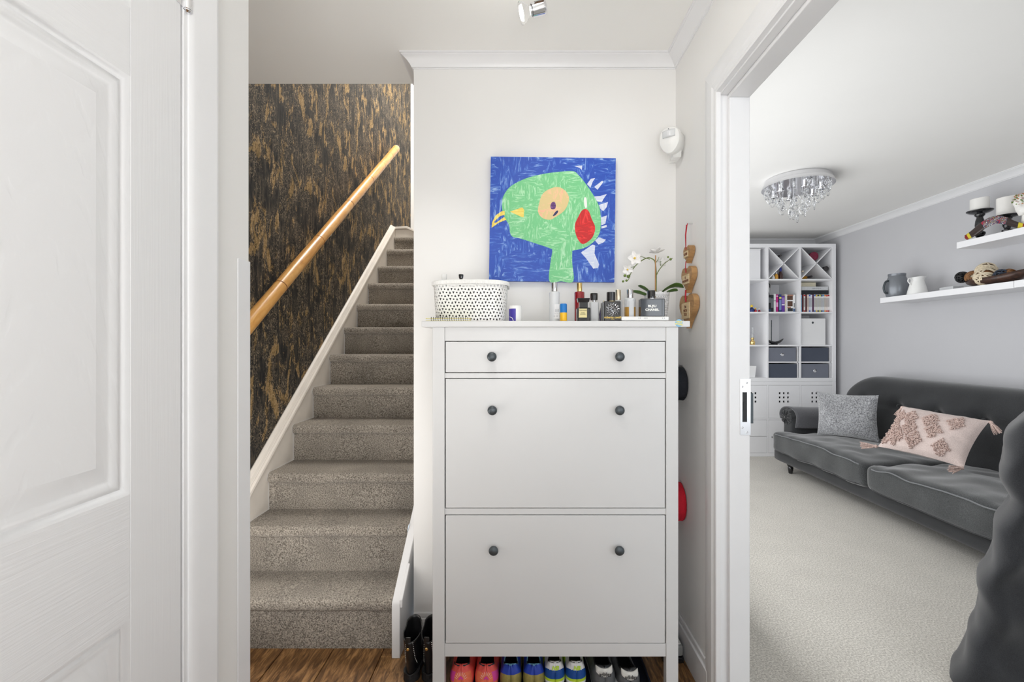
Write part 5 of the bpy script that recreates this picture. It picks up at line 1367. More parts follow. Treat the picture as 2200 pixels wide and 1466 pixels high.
bk_('book', 'slim near-black book right of the magenta book', 1672, 1674, 634, (30, 24, 44), z1_, Yb_, BG, 0.16)
bk_('book', 'navy book with yellow emblem on its spine', 1674, 1679, 633, (34, 58, 122), z1_, Yb_, BG, 0.16, [(0.76, 0.86, (232, 222, 120)), (0.12, 0.7, (120, 140, 190))])
bk_('book', 'purple book with white numeral on its spine', 1679.5, 1686, 636, (98, 54, 158), z1_, Yb_, BG, 0.16, [(0.42, 0.50, (235, 230, 240)), (0.55, 0.9, (150, 120, 196))])
bk_('book', 'cream narrow booklet beside the small photo house', 1686.5, 1689, 633, (222, 214, 196), z1_, Yb_, BG, 0.14)
# framed collage
t = thing('picture_collage', 'small brown and white collage panel at the right of the books', 'collage', (PX(1699, Yb_), Yb_, z1_))
x0_, x1_ = PX(1689.5, Yb_), PX(1708.5, Yb_); zt_ = PZ(631.5, Yb_)
bx('backing', 'paper', t, x0_, Yb_, z1_ + 0.0005, x1_, Yb_ + 0.07, zt_)
M['brown1'] = plain('brown_photo', srgb(88, 60, 44), 0.5, var=0.5, vs=60); M['brown2'] = plain('tan_photo', srgb(176, 128, 106), 0.5, var=0.4, vs=60)
M['slate'] = plain('slate_blue_photo', srgb(60, 92, 136), 0.5, var=0.4, vs=60); M['charc'] = plain('charcoal_photo', srgb(40, 44, 48), 0.5, var=0.5, vs=60)
W_, H_ = x1_ - x0_, zt_ - z1_
for (a, b_, c_, d_, mt) in ((0.08, 0.66, 0.72, 0.88, 'brown1'), (0.10, 0.88, 0.78, 0.95, 'brown2'), (0.12, 0.32, 0.70, 0.6, 'brown1'), (0.14, 0.05, 0.72, 0.22, 'charc'), (0.76, 0.03, 0.98, 0.2, 'slate'), (0.1, 0.22, 0.5, 0.3, 'brown2'), (0.84, 0.25, 0.92, 0.5, 'charc'), (0.0, 0.96, 1.0, 0.99, 'charc')):
    bx('photo', mt, t, x0_ + W_ * a, Yb_ - 0.001, z1_ + H_ * b_, x0_ + W_ * c_, Yb_ + 0.0005, z1_ + H_ * d_)
# white curved ornament behind the books
t = thing('hoop_ornament', 'pale hoop ornament with dark tips standing behind the left books', 'ornament', (PX(1651, YU + .2), YU + 0.2, z1_))
Yh_ = YU + 0.26
MB().tube([(PX(1651.5 + 2.5 * math.cos(a_), Yh_) + 0.012, Yh_, PZ(634 - 30 * math.sin(a_), Yh_)) for a_ in [0.2 + 2.7 * q / 20 for q in range(21)]], 0.004, 8).build('hoop', 'whitep', t)
MB().tube([P(1650, 607, Yh_), P(1653.5, 612, Yh_), P(1654, 619, Yh_)], [0.004, 0.007, 0.003], 8).build('upper_tip', 'blackm', t)
MB().tube([P(1649, 622, Yh_), P(1651, 630, Yh_), P(1654.5, 638, Yh_)], [0.004, 0.007, 0.003], 8).build('lower_tip', 'blackm', t)
MB().tube([P(1650, 640, Yh_), (PX(1650, Yh_), Yh_, z1_ + 0.001)], 0.004, 8).build('post', 'whitep', t)
# DVD row
DG = 'slim media cases in the right cube column'
Yd = YU + 0.045
cols = [((110, 180, 226), 'light blue case', None), ((92, 22, 26), 'dark red case', None), ((232, 228, 226), 'white case with red ends', (190, 40, 40)), ((92, 40, 44), 'maroon case', None), ((228, 210, 196), 'cream case', None),
        ((214, 220, 232), 'white case with blue ends', (60, 96, 190)), ((220, 224, 234), 'pale case with small blue letters', None), ((76, 30, 70), 'plum case', None), ((232, 232, 230), 'white case with blue cap', (60, 110, 190)),
        ((232, 230, 222), 'white case with yellow ends', (232, 196, 60)), ((230, 230, 230), 'white case with black ends', (30, 30, 34)), ((232, 232, 224), 'white case with lime ends', (196, 206, 60)), ((228, 228, 230), 'white case with navy ends', (40, 46, 90)),
        ((226, 230, 234), 'white case with sky blue ends', (90, 150, 200)), ((234, 226, 216), 'white case with orange ends', (232, 140, 50)), ((232, 222, 218), 'white case with scarlet ends', (214, 60, 40)), ((230, 226, 226), 'white case with crimson ends', (160, 30, 44))]
n_ = len(cols); pa, pb = 1719.2, 1782.0; wpx = (pb - pa) / n_
zdv = PZ(633, Yd)
for i, (c_, lb, en) in enumerate(cols):
    bands = [(0.90, 0.985, en), (0.02, 0.10, en), (0.3, 0.8, tuple(int(q * .80) for q in c_))] if en else [(0.3, 0.8, tuple(min(255, int(q * .75 + 20)) for q in c_))]
    where = ' in the right-hand cube, %s' % ('near its left end' if i < 5 else ('mid row' if i < 11 else 'near its right end'))
    bk_('media_case', lb + where, pa + i * wpx, pa + (i + 1) * wpx, 633 + (0.6 if i % 3 == 0 else 0), c_, z1_, Yd, DG, 0.135, bands, 'media case')
def flat_book(label, px0, px1, pyb, pyt, Y0, depth, mc, lab=None, tilt=0.0):
    x0_, x1_ = PX(px0, Y0), PX(px1, Y0); zb_, zt2 = PZ(pyb, Y0), PZ(pyt, Y0)
    t = thing('book', label, 'book', ((x0_ + x1_) / 2, Y0, zb_), 'books lying on the media cases')
    mn = 'spine_%d_%d_%d' % mc
    if mn not in M: M[mn] = plain(mn, srgb(*mc), 0.45, var=0.06, vs=60)
    bx('cover', mn, t, x0_, Y0, zb_ + 0.0004, x1_, Y0 + depth, zt2 - 0.0004, bevel=0.001, seg=1)
    bx('page_block', 'cream', t, x0_ - 0.0005, Y0 + 0.004, zb_ + 0.003, x0_ + 0.01, Y0 + depth - 0.004, zt2 - 0.003)
    if lab: text('spine_lettering', lab, 0.017, ((x0_ + x1_) / 2 + (0.02 if lab != 'L' else 0), Y0 - 0.0012, (zb_ + zt2) / 2), FACE_CAM, 'ghost', t, 0.0003)
    return t
zdt = 632.6
flat_book('thick black book lying on top of the media cases', 1719, 1780, 632.6, 624, Yd + 0.002, 0.14, (24, 28, 34), None)
flat_book('light grey book lying on the black book', 1722, 1779, 624, 616, Yd + 0.004, 0.14, (206, 208, 210), 'BIBLIOTECA')
flat_book('cream paperback, topmost of the lying books', 1719, 1753, 616, 607, Yd + 0.07, 0.12, (230, 222, 196))
# toys in the left cube of row 1
TG = 'small toy figures on the shelf'
M['toyy'] = plain('toy_yellow', srgb(236, 200, 60), 0.4); M['toyb'] = plain('toy_blue', srgb(30, 50, 120), 0.4); M['toyr'] = plain('toy_red', srgb(200, 40, 50), 0.4)
M['toyp'] = plain('toy_plum', srgb(110, 24, 60), 0.4)
for (lb, px, H, ma, mb_, mc_) in (('tiny blue and yellow toy figure beside the door frame', 1615, 0.080, 'toyb', 'toyy', 'blackm'), ('tiny toy figure with yellow head and red base', 1623, 0.048, 'toyr', 'toyy', 'toyb'), ('tiny plum toy figure with white head', 1631, 0.040, 'toyp', 'p_white', 'toyr')):
    x_ = PX(px, YU + 0.04); y_ = YU + 0.04; t = thing('toy_figure', lb, 'toy', (x_, y_, z1_), TG)
    MB().lathe([(H * .28, 0), (H * .30, H * .2), (H * .2, H * .5), (H * .12, H * .62)], (x_, y_, z1_ + 0.0005), (0, 0, 1), 14).build('body', ma, t)
    MB().lathe([(0, H * .60), (H * .16, H * .68), (H * .18, H * .8), (H * .1, H * .95), (0, H)], (x_, y_, z1_), (0, 0, 1), 14).build('head', mb_, t)
    MB().tube([(x_ - H * .35, y_ - H * .1, z1_ + H * .35), (x_, y_ - H * .16, z1_ + H * .5), (x_ + H * .35, y_ - H * .1, z1_ + H * .25)], H * .07, 6).build('arms', mc_, t)
# row 2
z2_ = rowz(2)[0]
t = thing('oil_lamp', 'small brass oil lamp with clear glass chimney beside the door frame', 'lamp', (PX(1616.5, YU + .05), YU + 0.05, z2_))
x_, y_ = PX(1616.5, YU + .05), YU + 0.05
MB().lathe([(0.024, 0), (0.026, 0.004), (0.027, 0.03), (0.022, 0.042), (0.014, 0.048), (0.014, 0.06), (0.017, 0.064), (0.016, 0.075), (0, 0.076)], (x_, y_, z2_ + 0.0005), (0, 0, 1), 22).build('base', 'gold', t, ang=40)
MB().lathe([(0.015, 0.076), (0.019, 0.09), (0.018, 0.11), (0.013, 0.13), (0.012, 0.185)], (x_, y_, z2_), (0, 0, 1), 22).build('chimney', 'clear', t, solid=0.0012)
MB().lathe([(0.005, 0.076), (0.005, 0.12), (0, 0.121)], (x_, y_, z2_), (0, 0, 1), 10).build('wick_tube', 'paper', t)
t = thing('boat_ornament', 'long black curved boat-shaped dish in the second cube column', 'ornament', (PX(1664, YU + .06), YU + 0.06, z2_))
xa_, xb2, y_ = PX(1646, YU + .06), PX(1683, YU + .06), YU + 0.06
def boatf(u, v):
    s_ = u * 2 - 1; a_ = PI * v; w_ = 0.030 * (1 - abs(s_) ** 2.5) + 0.004; zc_ = z2_ + 0.034 + 0.034 * abs(s_) ** 2.5
    return (xa_ + (xb2 - xa_) * u, y_ - w_ * math.cos(a_), zc_ - (0.028 * (1 - 0.6 * abs(s_) ** 2) + 0.0) * math.sin(a_))
MB().grid(boatf, 24, 10).build('bowl', 'black', t, solid=0.004, ang=60)
bx('foot', 'black', t, PX(1651, y_), y_ - 0.02, z2_ + 0.0005, PX(1669, y_), y_ + 0.02, z2_ + 0.009, bevel=0.002)
t = thing('framed_print', 'narrow white panel with tiny red script at the back of the second cube column', 'panel', (PX(1653, YU + .14), YU + 0.14, z2_))
Yf_ = YU + 0.15
bx('board', 'paper', t, PX(1643, Yf_), Yf_, z2_ + 0.0005, PX(1654, Yf_), Yf_ + 0.01, PZ(688, Yf_), bevel=0.001)
bx('side_edge', 'knob', t, PX(1656.6, Yf_), Yf_ - 0.002, z2_ + 0.0005, PX(1658, Yf_), Yf_ + 0.012, PZ(688, Yf_))
bx('mount', 'paper', t, PX(1654, Yf_), Yf_ + 0.002, z2_ + 0.0005, PX(1656.6, Yf_), Yf_ + 0.012, PZ(688, Yf_))
m = MB()
for k in range(22):
    zz = PZ(699 + k * 1.6, Yf_); xx = PX(1648.4 + RN.random() * 1.2, Yf_); m.box(xx, Yf_ - 0.0008, zz, xx + 0.003 + 0.004 * RN.random(), Yf_ + 0.0002, zz + 0.002)
m.build('script', 'scorch', t)
t = thing('storage_box', 'white lidless storage box with round finger hole in the right cube column', 'box', (PX(1746, YU + .03), YU + .1, z2_))
x0_, x1_, yy = PX(1720.5, YU + .03), PX(1773.5, YU + .03), YU + 0.03
bb = bx('box_body', 'paper', t, x0_, yy, z2_ + 0.0005, x1_, yy + 0.3, PZ(684.5, yy), bevel=0.002)
c_ = P(1746, 693.5, yy)
MB().lathe([(0.006, 0), (0.0105, 0.0), (0.0115, 0.0015), (0.0105, 0.003), (0.006, 0.003)], (c_.x, yy, c_.z), (0, -1, 0), 20).build('grommet', 'knob', bb)
MB().lathe([(0, 0.0004), (0.0085, 0.0004)], (c_.x, yy, c_.z), (0, -1, 0), 20).build('finger_hole', 'dark', bb)
# row 3: paper and fabric drawers
z3_ = rowz(3)[0]
t = thing('paper_sheet', 'leaning white card in the low open cube beside the door frame', 'card', (PX(1612, YU + .05), YU + .05, z3_))
m = MB(); m.prism([(PX(1600, YU + .05), z3_ + 0.001), (PX(1622, YU + .05), z3_ + 0.001), (PX(1625, YU + .05), PZ(787, YU + .05)), (PX(1600, YU + .05), PZ(786, YU + .05))], YU + 0.05, YU + 0.053)
m.build('card', 'paper', t)
M['fab1'] = fibre('slate_grey_box_fabric', srgb(104, 108, 120), srgb(134, 138, 150), 300, 0.3, 0.001, 0.1); M['fab2'] = fibre('dark_slate_box_fabric', srgb(66, 72, 86), srgb(92, 98, 112), 300, 0.3, 0.001, 0.1)
FG = 'fabric drawers in the shelving'
mid = (z3_ + rowz(3)[1]) / 2
for k in (0, 1):
    xa, xb = colx(k)
    bx('insert_board', 'shelf', up, xa + 0.002, YU + 0.008, mid - 0.006, xb - 0.002, YU + 0.34, mid + 0.006)
    bx('insert_side', 'shelf', up, xb - 0.020, YU + 0.008, z3_ + 0.001, xb - 0.014, YU + 0.34, rowz(3)[1] - 0.001)
def fdrawer(label, k, lower, mat, hole, dx=0.0, w_=0.29):
    xa, xb = colx(k); z0 = (z3_ if lower else mid + 0.006) + 0.001; z1 = (mid - 0.006 if lower else rowz(3)[1]) - 0.014
    t = thing('fabric_drawer', label, 'drawer box', ((xa + xb) / 2, YU + 0.1, z0), FG)
    yy = YU + 0.010 + dx
    bd = bx('box_front', mat, t, xa + 0.006, yy, z0, xa + 0.006 + w_, yy + 0.008, z1, bevel=0.002)
    bx('box_body', mat, t, xa + 0.007, yy + 0.008, z0 + 0.001, xa + 0.005 + w_, YU + 0.33, z1 - 0.003)
    if hole:
        cx_ = xa + 0.15; cz_ = (z0 + z1) / 2
        MB().lathe([(0.011, 0), (0.0165, 0.0), (0.0175, 0.002), (0.0160, 0.004), (0.011, 0.003)], (cx_, yy, cz_), (0, -1, 0), 24).build('grommet', 'chrome', bd)
        MB().lathe([(0, 0.0005), (0.013, 0.0005)], (cx_, yy, cz_), (0, -1, 0), 24).build('finger_hole', 'dark', bd)
fdrawer('grey fabric drawer with chrome ring, upper one in the second cube column', 1, False, 'fab1', True)
fdrawer('plain dark grey fabric drawer, lower one in the second cube column', 1, True, 'fab2', False, 0.0, 0.299)
fdrawer('plain dark slate fabric drawer, upper one in the right cube column', 0, False, 'fab2', False, 0.0, 0.29)
fdrawer('grey fabric drawer with chrome ring, lower one in the right cube column', 0, True, 'fab1', True)

# ================================================================== WALL SHELVES
SF = 3.12
def wshelf(label, Y0, Y1, z0, z1):
    t = thing('wall_shelf', label, 'shelf', (XW, (Y0 + Y1) / 2, z0), 'floating white shelves')
    bx('board', 'shelf', t, SF, Y0, z0, XW - 0.001, Y1, z1, bevel=0.0015)
    return t
wshelf('lower white floating shelf holding the jugs and the wooden dish', 2.885, 3.958, 1.543, 1.588)
wshelf('white floating shelf abutting the near end of the lower shelf', 1.78, 2.882, 1.545, 1.590)
wshelf('upper white floating shelf holding the candles', 2.16, 3.262, 1.871, 1.917)
zL, zU = 1.588, 1.917
def yx(px, X): return X * F / (px - CX)
# grey jug
M['pewter'] = plain('pewter_grey_glaze', srgb(128, 132, 138), 0.3, 0.35, var=0.06)
X0 = 3.20; Y0 = yx(1927, X0); s_ = F / Y0
def zz(py): return CH - (py - CY) / s_
H = zz(589) - zL
t = thing('jug', 'squat pewter grey jug with dark handle on the lower shelf', 'jug', (X0, Y0, zL), 'jugs on the lower shelf')
r = 21.5 / s_
MB().lathe([(0, 0.001), (r * .80, 0.0), (r * .86, H * .03), (r * .96, H * .2), (r * 1.0, H * .38), (r * .96, H * .55), (r * .84, H * .72), (r * .72, H * .86), (r * .69, H * .89), (r * .72, H * .91), (r * .73, H * 1.0), (r * .69, H * 1.0), (r * .66, H * .9), (r * .75, H * .7), (0, H * .6)], (X0, Y0, zL + .0005), (0, 0, 1), 36).build('body', 'pewter', t, ang=50)
MB().tube(smooth_poly([(X0 - r * .80, Y0, zL + H * .70), (X0 - r * 1.12, Y0, zL + H * .66), (X0 - r * 1.32, Y0, zL + H * .42), (X0 - r * 1.2, Y0, zL + H * .2), (X0 - r * .92, Y0, zL + H * .17)], 5, False), 0.008, 10).build('handle', 'knob', t)
# white pitcher
X0 = 3.20; Y0 = yx(1971, X0); s_ = F / Y0; H = PZ(594, Y0) - zL; r = 17.5 / s_
t = thing('pitcher', 'white enamel pitcher with pouring lip on the lower shelf', 'jug', (X0, Y0, zL), 'jugs on the lower shelf')
pr = [(1.0, 0.0), (1.0, 0.03), (0.93, 0.2), (0.80, 0.45), (0.66, 0.68), (0.60, 0.80), (0.64, 0.90), (0.74, 1.0)]
def pit(u, v):
    k_, h_ = pr[round(v * 7)]; a_ = 2 * PI * u; ex = max(0, math.cos(a_)) ** 6 if v > 0.7 else 0
    lift = (0.16 * ex + 0.0) if v > 0.95 else 0.04 * ex
    back = -0.10 * max(0, -math.cos(a_)) ** 2 if v > 0.95 else 0
    return (X0 + r * (k_ + 0.42 * ex * (1 if v > .95 else .35)) * math.cos(a_), Y0 + r * k_ * math.sin(a_), zL + 0.0005 + H * (h_ + lift * .4 + back * .4) * 0.97)
m = MB(); m.grid(pit, 36, 7, cu=True); m.cap(range(36)); m.build('body', 'whitep', t, ang=60, solid=0.002)
MB().tube(smooth_poly([(X0 - r * .62, Y0, zL + H * .82), (X0 - r * 1.05, Y0, zL + H * .88), (X0 - r * 1.15, Y0, zL + H * .72), (X0 - r * .85, Y0, zL + H * .55), (X0 - r * .75, Y0, zL + H * .40)], 5, False), 0.0045, 8).build('handle', 'whitep', t)
# dark bottle between the jugs
X0 = 3.27; Y0 = yx(1951, X0)
t = thing('dark_jar', 'small dark jar half hidden between the grey jug and the white pitcher', 'jar', (X0, Y0, zL))
MB().lathe([(0.03, 0), (0.032, 0.004), (0.032, 0.075), (0.02, 0.085), (0.02, 0.10), (0, 0.10)], (X0, Y0, zL + .0005), (0, 0, 1), 20).build('body', 'smoke', t)
# low white box
X0 = 3.26; Y0 = yx(2044, X0)
t = thing('low_box', 'low clear-white box at the back of the lower shelf', 'box', (X0, Y0, zL))
bx('body', 'milk', t, X0 - 0.03, yx(2056, X0), zL + 0.0005, X0 + 0.05, yx(2026, X0), zL + 0.035, bevel=0.003)
# wooden boat dish
Xd = 3.22
ya_, yb2 = yx(2187, 3.16), yx(2058, 3.16)
t = thing('wooden_dish', 'long dark walnut boat-shaped dish on the lower shelf', 'dish', (Xd, (ya_ + yb2) / 2, zL))
def dish(u, v):
    s_ = 2 * u - 1; yy = ya_ + (yb2 - ya_) * u; w_ = 0.075 * (1 - abs(s_) ** 3) + 0.006
    a_ = PI * v; top = 0.050 + 0.030 * (max(0, -s_)) ** 2
    return (Xd - w_ * math.cos(a_), yy, zL + 0.002 + top - (top - 0.0) * (math.sin(a_) ** 0.7) * (1 - 0.75 * abs(s_) ** 4))
MB().grid(dish, 30, 12).build('bowl', 'walnut', t, solid=0.007, ang=60)
M['cane1'] = plain('cream_wicker', srgb(216, 202, 176), 0.7, var=0.12, vs=60); M['cane2'] = plain('brown_wicker', srgb(132, 92, 56), 0.7, var=0.3, vs=60)
M['cane3'] = plain('black_wicker', srgb(20, 20, 22), 0.4, var=0.3, vs=60); M['cane4'] = plain('blue_black_wicker', srgb(44, 54, 70), 0.5, var=0.3, vs=60)
def wball(label, px, py, rpx, X, mat, inner):
    Y = yx(px, X); c_ = P(px, py, Y); r = rpx / F * Y
    t = thing('wicker_ball', label, 'decor ball', c_, 'woven balls in the wooden dish')
    MB().lathe([(r * .86 * math.sin(PI * k / 10), -r * .86 * math.cos(PI * k / 10)) for k in range(11)], c_, (0, 0, 1), 16).build('core', inner, t, ang=80)
    m = MB(); rg = random.Random(int(px))
    for k in range(15):
        n_ = Vector((rg.gauss(0, 1), rg.gauss(0, 1), rg.gauss(0, 1))).normalized(); a = n_.orthogonal().normalized(); b_ = n_.cross(a); o_ = rg.uniform(-.45, .45)
        rr = math.sqrt(1 - o_ * o_) * r
        m.tube([c_ + n_ * o_ * r + a * math.cos(2 * PI * q / 20) * rr + b_ * math.sin(2 * PI * q / 20) * rr for q in range(20)], r * 0.085, 5, closed=True)
    m.build('woven_strands', mat, t, ang=80, kind='stuff')
wball('black woven ball at the far end of the wooden dish', 2067, 596, 11.5, 3.21, 'cane3', 'dark')
wball('brown and cream woven ball next to the black one', 2091, 596, 13.5, 3.22, 'cane2', 'cane1')
wball('large cream woven ball, topmost in the dish', 2118.5, 583, 17.5, 3.25, 'cane1', 'cane2')
wball('cream woven ball in front of the topmost ball', 2116, 595, 18, 3.19, 'cane1', 'cane2')
wball('blue-black woven ball right of the cream balls', 2151, 592, 12.5, 3.20, 'cane4', 'dark')
wball('orange-brown woven ball, last in the dish', 2167, 591, 12.5, 3.23, 'cane2', 'scorch2')
# candle holders
def candle_set(i, px, py_t, py_p, py_b, rpx, rp, X, label, clabel):
    Y = yx(px, X); s_ = F / Y; zt_, zp = PZ(py_t, Y), PZ(py_p, Y); r = rpx / s_; rp_ = rp / s_; H = zp - zU
    t = thing('candle_holder', label, 'candle holder', (X, Y, zU), 'black candle holders')
    MB().lathe([(0, 0.0005), (rp_ * .85, 0.0005), (rp_ * .85, 0.008), (rp_ * .5, 0.018), (rp_ * .24, 0.024), (rp_ * .42, H * .20), (rp_ * .44, H * .27), (rp_ * .22, H * .33), (rp_ * .38, H * .50), (rp_ * .34, H * .66), (rp_ * .24, H * .78), (rp_ * .40, H * .84), (rp_ * .40, H * .88), (rp_ * .75, H * .92), (rp_ * 1.0, H * .97), (rp_ * 1.02, H), (rp_ * .9, H), (0, H * .985)], (X, Y, zU), (0, 0, 1), 28).build('stand', 'black', t, ang=50)
    t2 = thing('pillar_candle', clabel, 'candle', (X, Y, zp), 'white pillar candles')
    M.setdefault('wax', plain('white_wax', srgb(238, 236, 232), 0.45))
    def cf(u, v):
        a_ = 2 * PI * u; k_ = 1 if v < 1 else 1
        return (X + r * math.cos(a_), Y + r * math.sin(a_), zp + (zt_ - zp) * v * (1 + 0.05 * math.cos(a_)))
    m = MB(); m.grid(cf, 28, 3, cu=True); m.build('wax', 'wax', t2, ang=50)
    MB().lathe([(0, (zt_ - zp) * .90), (r * .9, (zt_ - zp) * .92), (r * .99, (zt_ - zp) * .97)], (X, Y, zp), (0, 0, 1), 24).build('wax_pool', 'wax', t2)
    MB().tube([(X, Y, zt_ - 0.012), (X + 0.002, Y, zt_ + 0.002)], 0.0012, 5).build('wick', 'blackm', t2)
candle_set(0, 2105, 427, 453, 0, 15.5, 21.5, 3.23, 'turned black candle holder at the far end of the upper shelf', 'white pillar candle on the farther holder')
candle_set(1, 2164, 424, 463, 0, 17, 20.5, 3.26, 'turned black candle holder behind the painted boomerang', 'taller white pillar candle on the nearer holder')
# boomerang
M['bmr'] = plain('dark_brown_lacquer', srgb(44, 26, 22), 0.25, var=0.15, coat=0.3); M['bmg'] = plain('yellow_tip_paint', srgb(208, 190, 40), 0.35); M['bmred'] = plain('dark_red_tip', srgb(130, 26, 26), 0.35)
mm_, nt_, b0 = nt_new('dot_pattern_paint'); b0.inputs['Roughness'].default_value = 0.35
v_ = coords(nt_); vo = nt_.nodes.new('ShaderNodeTexVoronoi'); vo.inputs['Scale'].default_value = 60; nt_.links.new(v_, vo.inputs['Vector'])
n1_ = noise_n(nt_, v_, 38, 2, 0.5, 2.0)
nt_.links.new(ramp(nt_, n1_, [(0.0, srgb(170, 30, 50)), (0.38, srgb(24, 34, 78)), (0.48, srgb(222, 222, 216)), (0.51, srgb(24, 34, 78)), (0.56, srgb(196, 156, 50)), (0.585, srgb(20, 28, 60)), (0.66, srgb(160, 30, 46))], 'CONSTANT'), b0.inputs['Base Color'])
M['bmp'] = mm_
t = thing('boomerang', 'painted wooden boomerang with dotted pattern leaning on the upper shelf', 'boomerang', (3.15, yx(2130, 3.15), zU))
cl = smooth_poly([(2073, 512), (2090, 502), (2112, 485), (2135, 473), (2158, 474), (2180, 482), (2204, 487)], 8, False); n_ = len(cl)
segs_ = [(0, 0.07, 'bmred'), (0.07, 0.12, 'bmg'), (0.12, 0.33, 'bmr'), (0.33, 0.70, 'bmp'), (0.70, 0.88, 'bmr'), (0.88, 0.94, 'bmg'), (0.94, 1.0, 'bmred')]
for (a0, a1, mt) in segs_:
    def bf(u, v, a0=a0, a1=a1):
        t_ = a0 + (a1 - a0) * v; i_ = t_ * (n_ - 1); j_ = min(n_ - 2, int(i_)); f_ = i_ - j_
        qx = cl[j_][0] * (1 - f_) + cl[j_ + 1][0] * f_; qy = cl[j_][1] * (1 - f_) + cl[j_ + 1][1] * f_
        dx_, dy_ = cl[j_ + 1][0] - cl[j_][0], cl[j_ + 1][1] - cl[j_][1]; L_ = math.hypot(dx_, dy_); nx_, ny_ = -dy_ / L_, dx_ / L_
        w_ = (8.5 - 3.5 * abs(2 * t_ - 1) ** 2) * (1 if 0.02 < t_ < 0.98 else 0.45)
        a_ = 2 * PI * u; X_ = 3.15 - 0.006 * math.sin(a_)
        c_ = math.cos(a_); px_, py_ = qx + nx_ * w_ * c_, qy + ny_ * w_ * c_
        Yq_ = X_ * F / (px_ - CX); return (X_ + 0.02 * 0, Yq_, CH - (py_ - CY) / F * Yq_)
    m = MB(); m.grid(bf, 14, 12, cu=True)
    if a0 == 0: m.cap(range(14))
    m.build('painted_band', mt, t, ang=70)
# dried flower posy at the frame edge
t = thing('flower_posy', 'white paper posy with pink and green sprigs on the upper shelf', 'posy', (3.2, yx(2206, 3.2), zU))
Y0 = yx(2206, 3.2); c_ = P(2206, 440, Y0)
m = MB(); m.rbox(c_, (0.05, 0.045, 0.065), 0.043, (10, 10, 10), lambda q: q + Vector((noise.noise(q * 30), noise.noise(q * 30 + Vector((5, 0, 0))), noise.noise(q * 30 + Vector((0, 9, 0))))) * 0.02); m.build('petals', 'wax', t, ang=80)
MB().tube([c_ - Vector((0, 0, 0.05)), (c_.x, c_.y, zU + 0.001)], [0.02, 0.03], 12).build('vase', 'wax', t)
for nm, mt, sd in (('pink_sprigs', 'tuft', 3), ('green_sprigs', 'bud', 5), ('orange_sprigs', 'scorch2', 8)):
    m = MB(); rg = random.Random(sd)
    for k in range(12):
        a_ = rg.uniform(0.5, 1.2) * PI; b_ = rg.uniform(-.7, .7); e_ = c_ + Vector((math.cos(a_) * 0.065, b_ * 0.05, 0.03 + math.sin(a_) * 0.05))
        m.tube([c_ + Vector((0, 0, 0.02)), e_], [0.002, 0.0035], 5)
    m.build(nm, mt, t)

# ================================================================== CRYSTAL CEILING LIGHT
cY = 3.30; cXc = PX(1713, cY)
t = thing('crystal_ceiling_light', 'round chrome ceiling light with hanging glass drops in the lounge', 'ceiling light', (cXc, cY, LC))
R1 = 0.225
MB().lathe([(0, 0), (R1 * .93, 0), (R1 * .96, -0.006), (R1 * .97, -0.030), (R1, -0.034), (R1, -0.048), (R1 * .97, -0.052), (0, -0.052)], (cXc, cY, LC - 0.0005), (0, 0, 1), 64).build('tray', 'chrome', t, ang=40)
MB().lathe([(R1 * .99, -0.002), (R1 * 1.03, -0.002), (R1 * 1.03, -0.012), (R1 * .99, -0.012)], (cXc, cY, LC - 0.048), (0, 0, 1), 64).build('rim', 'silver', t)
M['crystal'] = glass('crystal_glass', (0.96, 0.97, 0.98), 0.0, 1.5)
for k in range(6):
    a_ = 2 * PI * k / 6 + 0.3
    MB().lathe([(0.018, 0), (0.018, -0.035), (0.026, -0.05), (0.024, -0.055), (0, -0.055)], (cXc + 0.15 * math.cos(a_), cY + 0.15 * math.sin(a_), LC - 0.052), (0, 0, 1), 16).build('lamp_cup', 'chrome', t, ang=40)
rg = random.Random(4)
def drop_meshes():
    m = MB(); pts_ = []
    for q in range(28):
        a_ = 2 * PI * q / 28; x_ = 0.026 * math.sin(a_) * (1 - 0.28 * math.cos(a_ / 1) * 0.6); z_ = -0.045 + 0.035 * math.cos(a_) - (0.006 if q in (13, 14, 15) else 0)
        pts_.append((x_, 0, z_))
    m.tube(pts_, 0.0040, 6, closed=True)
    m2 = MB(); m2.lathe([(0, -0.026), (0.006, -0.032), (0.011, -0.045), (0.010, -0.053), (0.0, -0.064)], (0, 0, 0), (0, 0, 1), 8)
    return m, m2
ringm, inm = drop_meshes()
r0 = ringm.build('drop', 'crystal', t); i0 = inm.build('inner_drop', 'crystal', r0, ang=20)
w0 = MB().tube([(0, 0, 0), (0, 0, 1)], 0.0009, 5).build('wire', 'silver', r0)
for o_ in (r0, i0, w0): pass
# reset vertices to local space (built with parent offset): shift back
for o_, par_ in ((r0, t), (i0, t), (w0, t)):
    for v in o_.data.vertices: v.co += par_.location
spots = []
for (n_, rad, drop) in ((1, 0.0, 0.300), (4, 0.055, 0.25), (7, 0.105, 0.19), (10, 0.155, 0.135), (13, 0.200, 0.09)):
    for k in range(n_):
        a_ = 2 * PI * (k + 0.5 * (n_ % 2)) / n_ + rg.uniform(-.1, .1); spots.append((rad * math.cos(a_), rad * math.sin(a_), drop * rg.uniform(0.88, 1.0) - 0.052 - 0.02))
for i, (a, b_, dr) in enumerate(spots):
    r_ = r0 if i == 0 else r0.copy(); 
    if i: col.objects.link(r_); r_.parent = t
    r_.location = (a, b_, -0.052 - dr + 0.02); r_.rotation_euler = (0, 0, rg.uniform(0, PI))
    if i:
        ii = i0.copy(); col.objects.link(ii); ii.parent = r_; ww = w0.copy(); col.objects.link(ww); ww.parent = r_
    else: ww = w0
    ww.location = (0, 0, -0.011); ww.scale = (1, 1, max(0.001, dr - 0.02 + 0.011))

